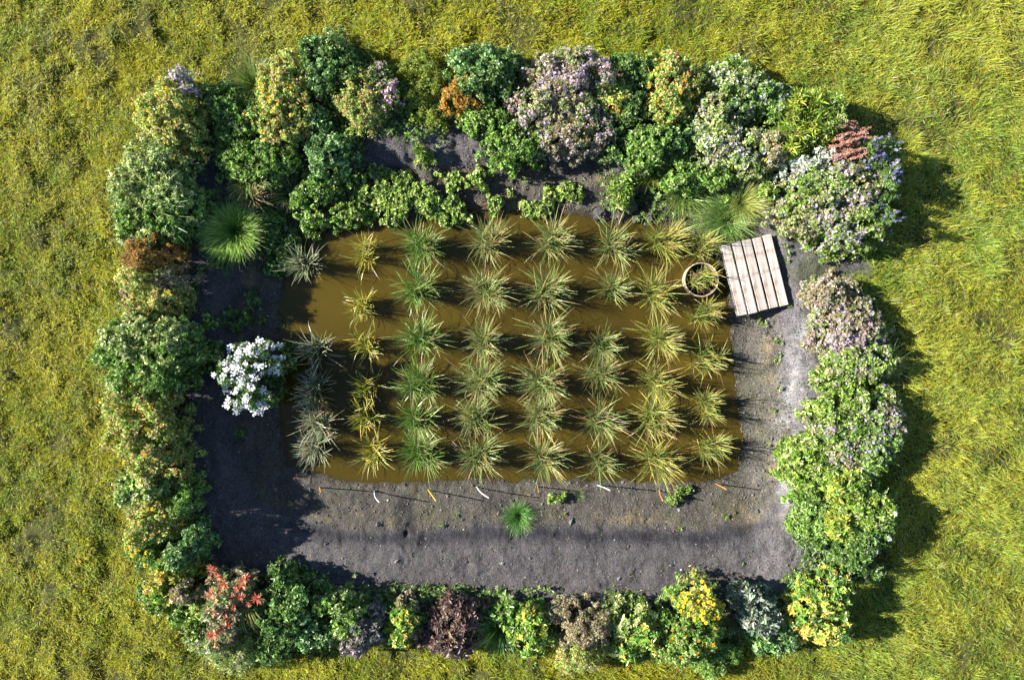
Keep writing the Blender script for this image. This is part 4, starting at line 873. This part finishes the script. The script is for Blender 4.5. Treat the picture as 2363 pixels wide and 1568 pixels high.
# --- weeds on the bare soil
def weed(px, py, rx, ry, hh, pal, lab):
    """a few rosettes of pointed leaves spread over an irregular patch"""
    ox, oy = P(px, py, .15); gz = hz1(ox, oy); root = empty('weed', (ox, oy, gz)); tag(root, lab, 'weed', 'weeds scattered on the bare soil')
    g = Geo(); st = Geo(); m = max(1, int(rx * ry / 45))
    for i in range(m):
        a = random.uniform(0, 6.28); q = math.sqrt(random.random()) if m > 1 else 0
        cx_ = math.cos(a) * q * rx / PX; cy_ = math.sin(a) * q * ry / PX; cz = hz1(ox + cx_, oy + cy_) - gz + hh * random.uniform(.3, 1) * (1 - .5 * q); k = random.randint(7, 13)
        ph = np.arange(k) * 2.4 + random.uniform(0, 6); l = (.030 + min(rx, ry) / PX * .28 * (1 if m > 1 else 2)) * R.uniform(.6, 1.15, k); el = R.uniform(.05, .8, k)
        leaves(g, np.tile([cx_, cy_, cz], (k, 1)), np.stack([np.cos(ph) * np.cos(el), np.sin(ph) * np.cos(el), np.sin(el)], 1), np.tile([0, 0, 1.], (k, 1)), l, l * .42, pick(np.array(PAL[pal]) * 1.4, k, .15), .2)
        tube(st, [(cx_ * .5, cy_ * .5, -.02), (cx_, cy_, cz)], [.003, .002], (.1, .12, .04), 4)
    g.build('leaves', M_leaf, root); st.build('stem', M_stem, root)
bush('weed','weed','bright leafy weed right of the round grass tuft on the near bank',[(1272,1160,12,7),(1296,1155,6,5,.8)],'bright',(.045,.018),.16,None,.8,spiky=.3,low=True)
bush('creeping_weed','weed','leafy creeper clump by the orange stake on the near bank',[(1568,1150,19,12),(1598,1137,8,5,.8),(1560,1163,10,5,.8)],'green',(.024,.018),.08,None,.8,True,low=True)
tussock('grass_tuft','grass','round bright green grass tussock on the near bank',1198,1194,34,.20,[(.07,.20,.03)],[(.14,.34,.06),(.2,.38,.1)],900,.006,1.3,bx=.09,curve=.5,ztop=.12,lmin=.8)
tussock('grass_tuft','grass','small spiky grass sprig between two marker stakes',1338,1143,22,.12,[(.1,.17,.05)],[(.25,.32,.12)],60,.006,1.3,bx=.02,ztop=.1)
tussock('grass_tuft','grass','sparse yellow-green grass sprig on the bare gap right of the pallet',1910,620,28,.06,[(.2,.2,.06)],[(.4,.35,.12)],26,.005,1.45,bx=.02,ztop=.25)
tussock('grass_tuft','grass','meagre grass sprig on the shaded left bank above the white flowers',650,742,24,.12,[(.06,.12,.03)],[(.12,.2,.06)],40,.006,1.35,bx=.02,ztop=.05)
for (px, py, rx, ry, hh, pal, lab) in [
  (545,735,34,26,.14,'green','spreading weed in the left shade above the white flowers'),
  (590,690,22,28,.16,'bluegr','bluish weed in the left shade near the pond edge'),
  (520,735,20,16,.12,'green','smaller weed left of the spreading one in shade'),
  (610,740,16,12,.1,'green','little weed nearest the left pond edge'),
  (470,640,18,26,.25,'bluegr','dark weed hugging the tan bush in the left hedge'),
  (437,965,16,14,.3,'bright','pale weed head lit at the left hedge foot'),
  (458,990,14,11,.22,'bluegr','dim weed beside the pale one at the left hedge foot'),
  (550,998,20,14,.14,'green','weed on the shaded soil below the white flowers'),
  (500,820,30,40,.2,'dkgreen','dark weed patch between left hedge and white flowers'),
  (1800,785,14,11,.1,'bright','bright star-shaped weed on the right bank, below the pallet'),
  (1793,825,13,12,.07,'silver','pale weed in the middle of the right bank'),
  (1795,895,7,7,.05,'bright','tiny weed below the pale one on the right bank'),
  (1785,947,11,7,.06,'bright','flat weed left of the right hedge hollow'),
  (1775,1028,9,6,.05,'bright','tiny weed on the right bank below the flat one'),
  (1775,1090,8,6,.05,'bright','lowest tiny weed on the right bank'),
  (1752,740,10,10,.08,'yelgr','yellowish weed under the pallet corner'),
  (1765,750,22,8,.08,'bright','leafy weed growing out under the near pallet end'),
  (1800,590,12,24,.12,'bright','weed sprouting along the right side of the pallet'),
  (1815,705,10,8,.08,'bright','weed at the lower right corner of the pallet'),
  (1862,568,18,12,.12,'bluegr','round-leaved weed below the big corner mint bush'),
  (1722,560,7,8,.25,'bright','sprout in the gap at the far end of the pallet'),
  (1747,614,8,18,.24,'bright','largest sprout growing through the pallet gap'),
  (1768,650,7,10,.24,'bright','sprout in the right pallet gap'),
  (1015,1212,8,7,.06,'bright','tiny weed on the near bank below the yellow stake'),
  (1052,1190,7,5,.04,'silver','pale seedling near the middle of the near bank'),
  (1300,1185,7,6,.05,'bright','tiny seedling under the leafy weed'),
  (668,1165,8,7,.06,'bright','seedling at the edge of the shade, lower left soil'),
  (1672,1190,9,8,.06,'green','seedling on the near bank below the right stakes'),
  (1570,1218,9,7,.05,'bright','seedling on the dark band, right part'),
  (1480,1390,12,6,.06,'bright','seedling strip at the upper edge of the bottom row'),
  (828,1310,5,14,.15,'silver','thin upright weed on the near soil, lower left'),
  (1530,1372,12,10,.15,'bluegr','seedling left of the yellow-flowered bush'),
  (1630,1345,5,5,.05,'bright','speck of green above the yellow-flowered bush')]:
    weed(px, py, rx, ry, hh, pal, lab)

# --- rough undergrowth between the far plants
def undergrowth():
    g = Geo(); n = 85000; x = R.uniform(-5.6, 5.6, n); y = R.uniform(-4.8, 4.6, n)
    s_ = poly_sd(POND, x, y); gg = poly_sd(GARDEN, x, y)
    qx = x * PX / (1 - .3 / H) + 1181.5; qy = 784 - y * PX / (1 - .3 / H)
    A = (qx > 470) & (qx < 840) & (qy < 560) & (qy > 250)
    B_ = (qx > 1380) & (qx < 1800) & (qy < 520) & (qy > 330)
    C_ = gg > -.55
    pr = np.where(A, .85 * sstep(.40, .55, fbm(x, y, 2.2, 401, 3)), 0) + np.where(B_, .5 * sstep(.42, .6, fbm(x, y, 2.5, 402, 3)), 0) + np.where(C_ & (qy > 250), .8 * sstep(.36, .5, fbm(x, y, 2.5, 403, 3)), 0)
    pr = pr * ~((qx > 1800) & (qy > 560) & (qy < 680))
    k = (s_ > .05) & (gg < .3) & (R.random(n) < pr); x, y = x[k], y[k]; n = len(x)
    m = 5; K = np.repeat(np.arange(n), m); ph = np.tile(np.arange(m) * 1.26, n) + R.uniform(0, 6, n)[K]
    zt = (R.uniform(.01, .14, n) * (.4 + fbm(x, y, 5, 404, 2)))
    b = np.stack([x, y, hz(x, y) + zt], 1); sz = np.exp(R.normal(-.1, .35, n))[K]
    leaves(g, b[K], np.stack([np.cos(ph), np.sin(ph), R.uniform(-.1, .7, len(K))], 1), np.tile([-.15, 0, 1.], (len(K), 1)), .030 * sz, .017 * sz, pick(np.array(PAL['green']) * 1.5, n)[K], .2)
    q = R.random(n) < .5; x, y = x[q], y[q]; n = len(x); az = R.uniform(0, 6.28, n)
    blades(g, np.stack([x, y, hz(x, y)], 1), az, R.uniform(.2, 1.1, n), R.uniform(.08, .24, n), R.uniform(.006, .010, n), R.uniform(.3, 1.1, n), pick([(.10, .19, .03), (.15, .24, .04)], n), pick([(.2, .32, .06), (.32, .38, .12)], n), 3)
    tag(g.build('undergrowth', M_leaf), 'rough leafy undergrowth between the hedge plants', 'undergrowth', kind='stuff')
undergrowth()
def litter():
    n = 900; x = R.uniform(-5.2, 5.4, n); y = R.uniform(-4.3, 3.6, n); s_ = poly_sd(POND, x, y); gg = poly_sd(GARDEN, x, y); k = (s_ > .02) & (gg < .1) & (R.random(n) < np.clip(.25 + sstep(-.6, -.1, gg), 0, 1)); x, y = x[k], y[k]; n = len(x)
    g = Geo(); az = R.uniform(0, 6.28, n)
    blades(g, np.stack([x, y, hz(x, y) + .012], 1), az, R.uniform(1.35, 1.55, n), R.uniform(.03, .13, n), R.uniform(.004, .009, n), R.uniform(-.2, .2, n), pick([(.36, .26, .14), (.25, .16, .09), (.45, .36, .2)], n), pick([(.36, .26, .14), (.3, .2, .1)], n), 2)
    tag(g.build('leaf_litter', M_leaf), 'dry straw and leaf bits lying on the soil', 'leaf litter', kind='stuff')
litter()

# --- clods, stones, grit
def clod(px, py, r, hgt, label):
    x, y = P(px, py, .05); z0 = hz1(x, y); g = Geo(); K = 20; M = 9
    V = []
    for i in range(M + 1):
        th = math.pi * i / M
        for k in range(K):
            a = 2 * math.pi * k / K; V.append((math.sin(th) * math.cos(a), math.sin(th) * math.sin(a), math.cos(th)))
    V = np.array(V); nn = fbm(V[:, 0] + px, V[:, 1] + V[:, 2] * .7, 2.2, int(px) % 50, 4); V = V * (.55 + .9 * nn)[:, None] * np.array([r, r * .8, hgt])
    F = [(i * K + k, (i + 1) * K + k, (i + 1) * K + (k + 1) % K, i * K + (k + 1) % K) for i in range(M) for k in range(K)]
    g.add(V, F, (.13, .12, .125)); o = g.build('mud_clod', M_soil); o.location = (x, y, max(z0, 0) + hgt * .15); o.rotation_euler = (0, 0, random.uniform(0, 6))
    tag(o, label, 'clod', 'clods of mud broken off the far bank')
clod(1384, 490, .10, .07, 'pale mud clod standing alone in the pond by the far bank')
clod(1376, 503, .05, .04, 'small mud clod at the water side of the pale one')
clod(1452, 478, .13, .09, 'largest mud clod on the far bank edge')
clod(1470, 505, .08, .06, 'round mud clod at the waterline below the largest')
clod(1500, 500, .07, .05, 'low mud clod right of the round one')
clod(1425, 468, .09, .06, 'mud clod left of the largest one')
def stones():
    oc = np.array([(1, 0, 0), (0, 1, 0), (-1, 0, 0), (0, -1, 0), (0, 0, .8), (0, 0, -.6)], float)
    T = np.array([(0, 1, 4, 4), (1, 2, 4, 4), (2, 3, 4, 4), (3, 0, 4, 4)])[:, :3]
    n = 75000; x = R.uniform(-5.3, 5.6, n); y = R.uniform(-4.4, 3.9, n)
    s = poly_sd(POND, x, y); gg = poly_sd(GARDEN, x, y); bank_ = (s < .75)
    k = (s > .0) & (gg < .05) & (R.random(n) < np.where(bank_, .8, .35)); x, y, bank_ = x[k], y[k], bank_[k]; n = len(x)
    sz = np.where(bank_, .0100, .0085) * np.exp(R.normal(0, .45, n)) * np.where(R.random(n) < .012, 2.3, 1)
    a = R.uniform(0, 6.28, n); ca, sa = np.cos(a), np.sin(a); V = np.tile(oc, (n, 1, 1)) * (1 + R.normal(0, .2, (n, 6, 1)))
    Vx = V[..., 0] * ca[:, None] - V[..., 1] * sa[:, None] * .7; Vy = V[..., 0] * sa[:, None] + V[..., 1] * ca[:, None] * .7
    V = np.stack([Vx, Vy, V[..., 2] * .8], -1) * sz[:, None, None] + np.stack([x, y, hz(x, y) + .002], 1)[:, None]
    c = pick([(.12, .11, .11), (.16, .14, .12), (.09, .085, .09), (.22, .17, .11), (.2, .19, .18), (.07, .065, .07)], n, .15)
    q = R.random(n) < .006; c[q] = (.5, .46, .38)
    F = (np.arange(n)[:, None, None] * 6 + T[None]).reshape(-1, 3)
    o = mesh('soil_grit', V.reshape(-1, 3), F, M_stone, None, np.repeat(c, 6, 0)); tag(o, 'grit and crumbs strewn over the bare soil', 'grit', kind='stuff')
stones()
for i, (px, py, s, c, lab) in enumerate([(890, 1160, .018, (.75, .75, .78), 'small white stone right of the leftmost white stake'), (1571, 1312, .022, (.6, .52, .42), 'buff pebble on the near soil, lower right'),
        (1478, 1357, .014, (.6, .42, .3), 'orange-tan pebble near the bottom row of plants'), (1605, 1254, .012, (.7, .68, .62), 'whitish pebble on the upper soil right of centre'), (592, 712, .015, (.6, .6, .62), 'white pebble in the left shade')]):
    x, y = P(px, py, .25); g = Geo(); K = 10; V = []; 
    for a in range(6):
        th = math.pi * a / 5
        for k in range(K): V.append((math.sin(th) * math.cos(.628 * k) * s * (1 + .15 * math.sin(3 * k + i)), math.sin(th) * math.sin(.628 * k) * s * .75, math.cos(th) * s * .55))
    g.add(V, [(a * K + k, (a + 1) * K + k, (a + 1) * K + (k + 1) % K, a * K + (k + 1) % K) for a in range(5) for k in range(K)], c)
    o = g.build('pebble', M_stone, None, True); o.location = (x, y, hz1(x, y) + s * .3); tag(o, lab, 'stone')
def seedlings():
    n = 420; x = R.uniform(-5, 5.4, n); y = R.uniform(-4.2, 3.4, n); s = poly_sd(POND, x, y); gg = poly_sd(GARDEN, x, y); k = (s > .06) & (gg < -.15); x, y = x[k], y[k]; n = len(x)
    g = Geo(); K = np.repeat(np.arange(n), 4); ph = np.tile(np.arange(4) * 1.57, n) + R.uniform(0, 6, n)[K]
    b = np.stack([x, y, hz(x, y) + .01], 1); sz = np.exp(R.normal(-.2, .4, n))[K]
    leaves(g, b[K], np.stack([np.cos(ph), np.sin(ph), np.full(len(K), .3)], 1), np.tile([0, 0, 1.], (len(K), 1)), .018 * sz, .010 * sz, pick(PAL['bright'], n)[K], .2)
    tag(g.build('seedlings', M_leaf), 'minute green seedlings sprinkled over the bare soil', 'seedlings', kind='stuff')
seedlings()
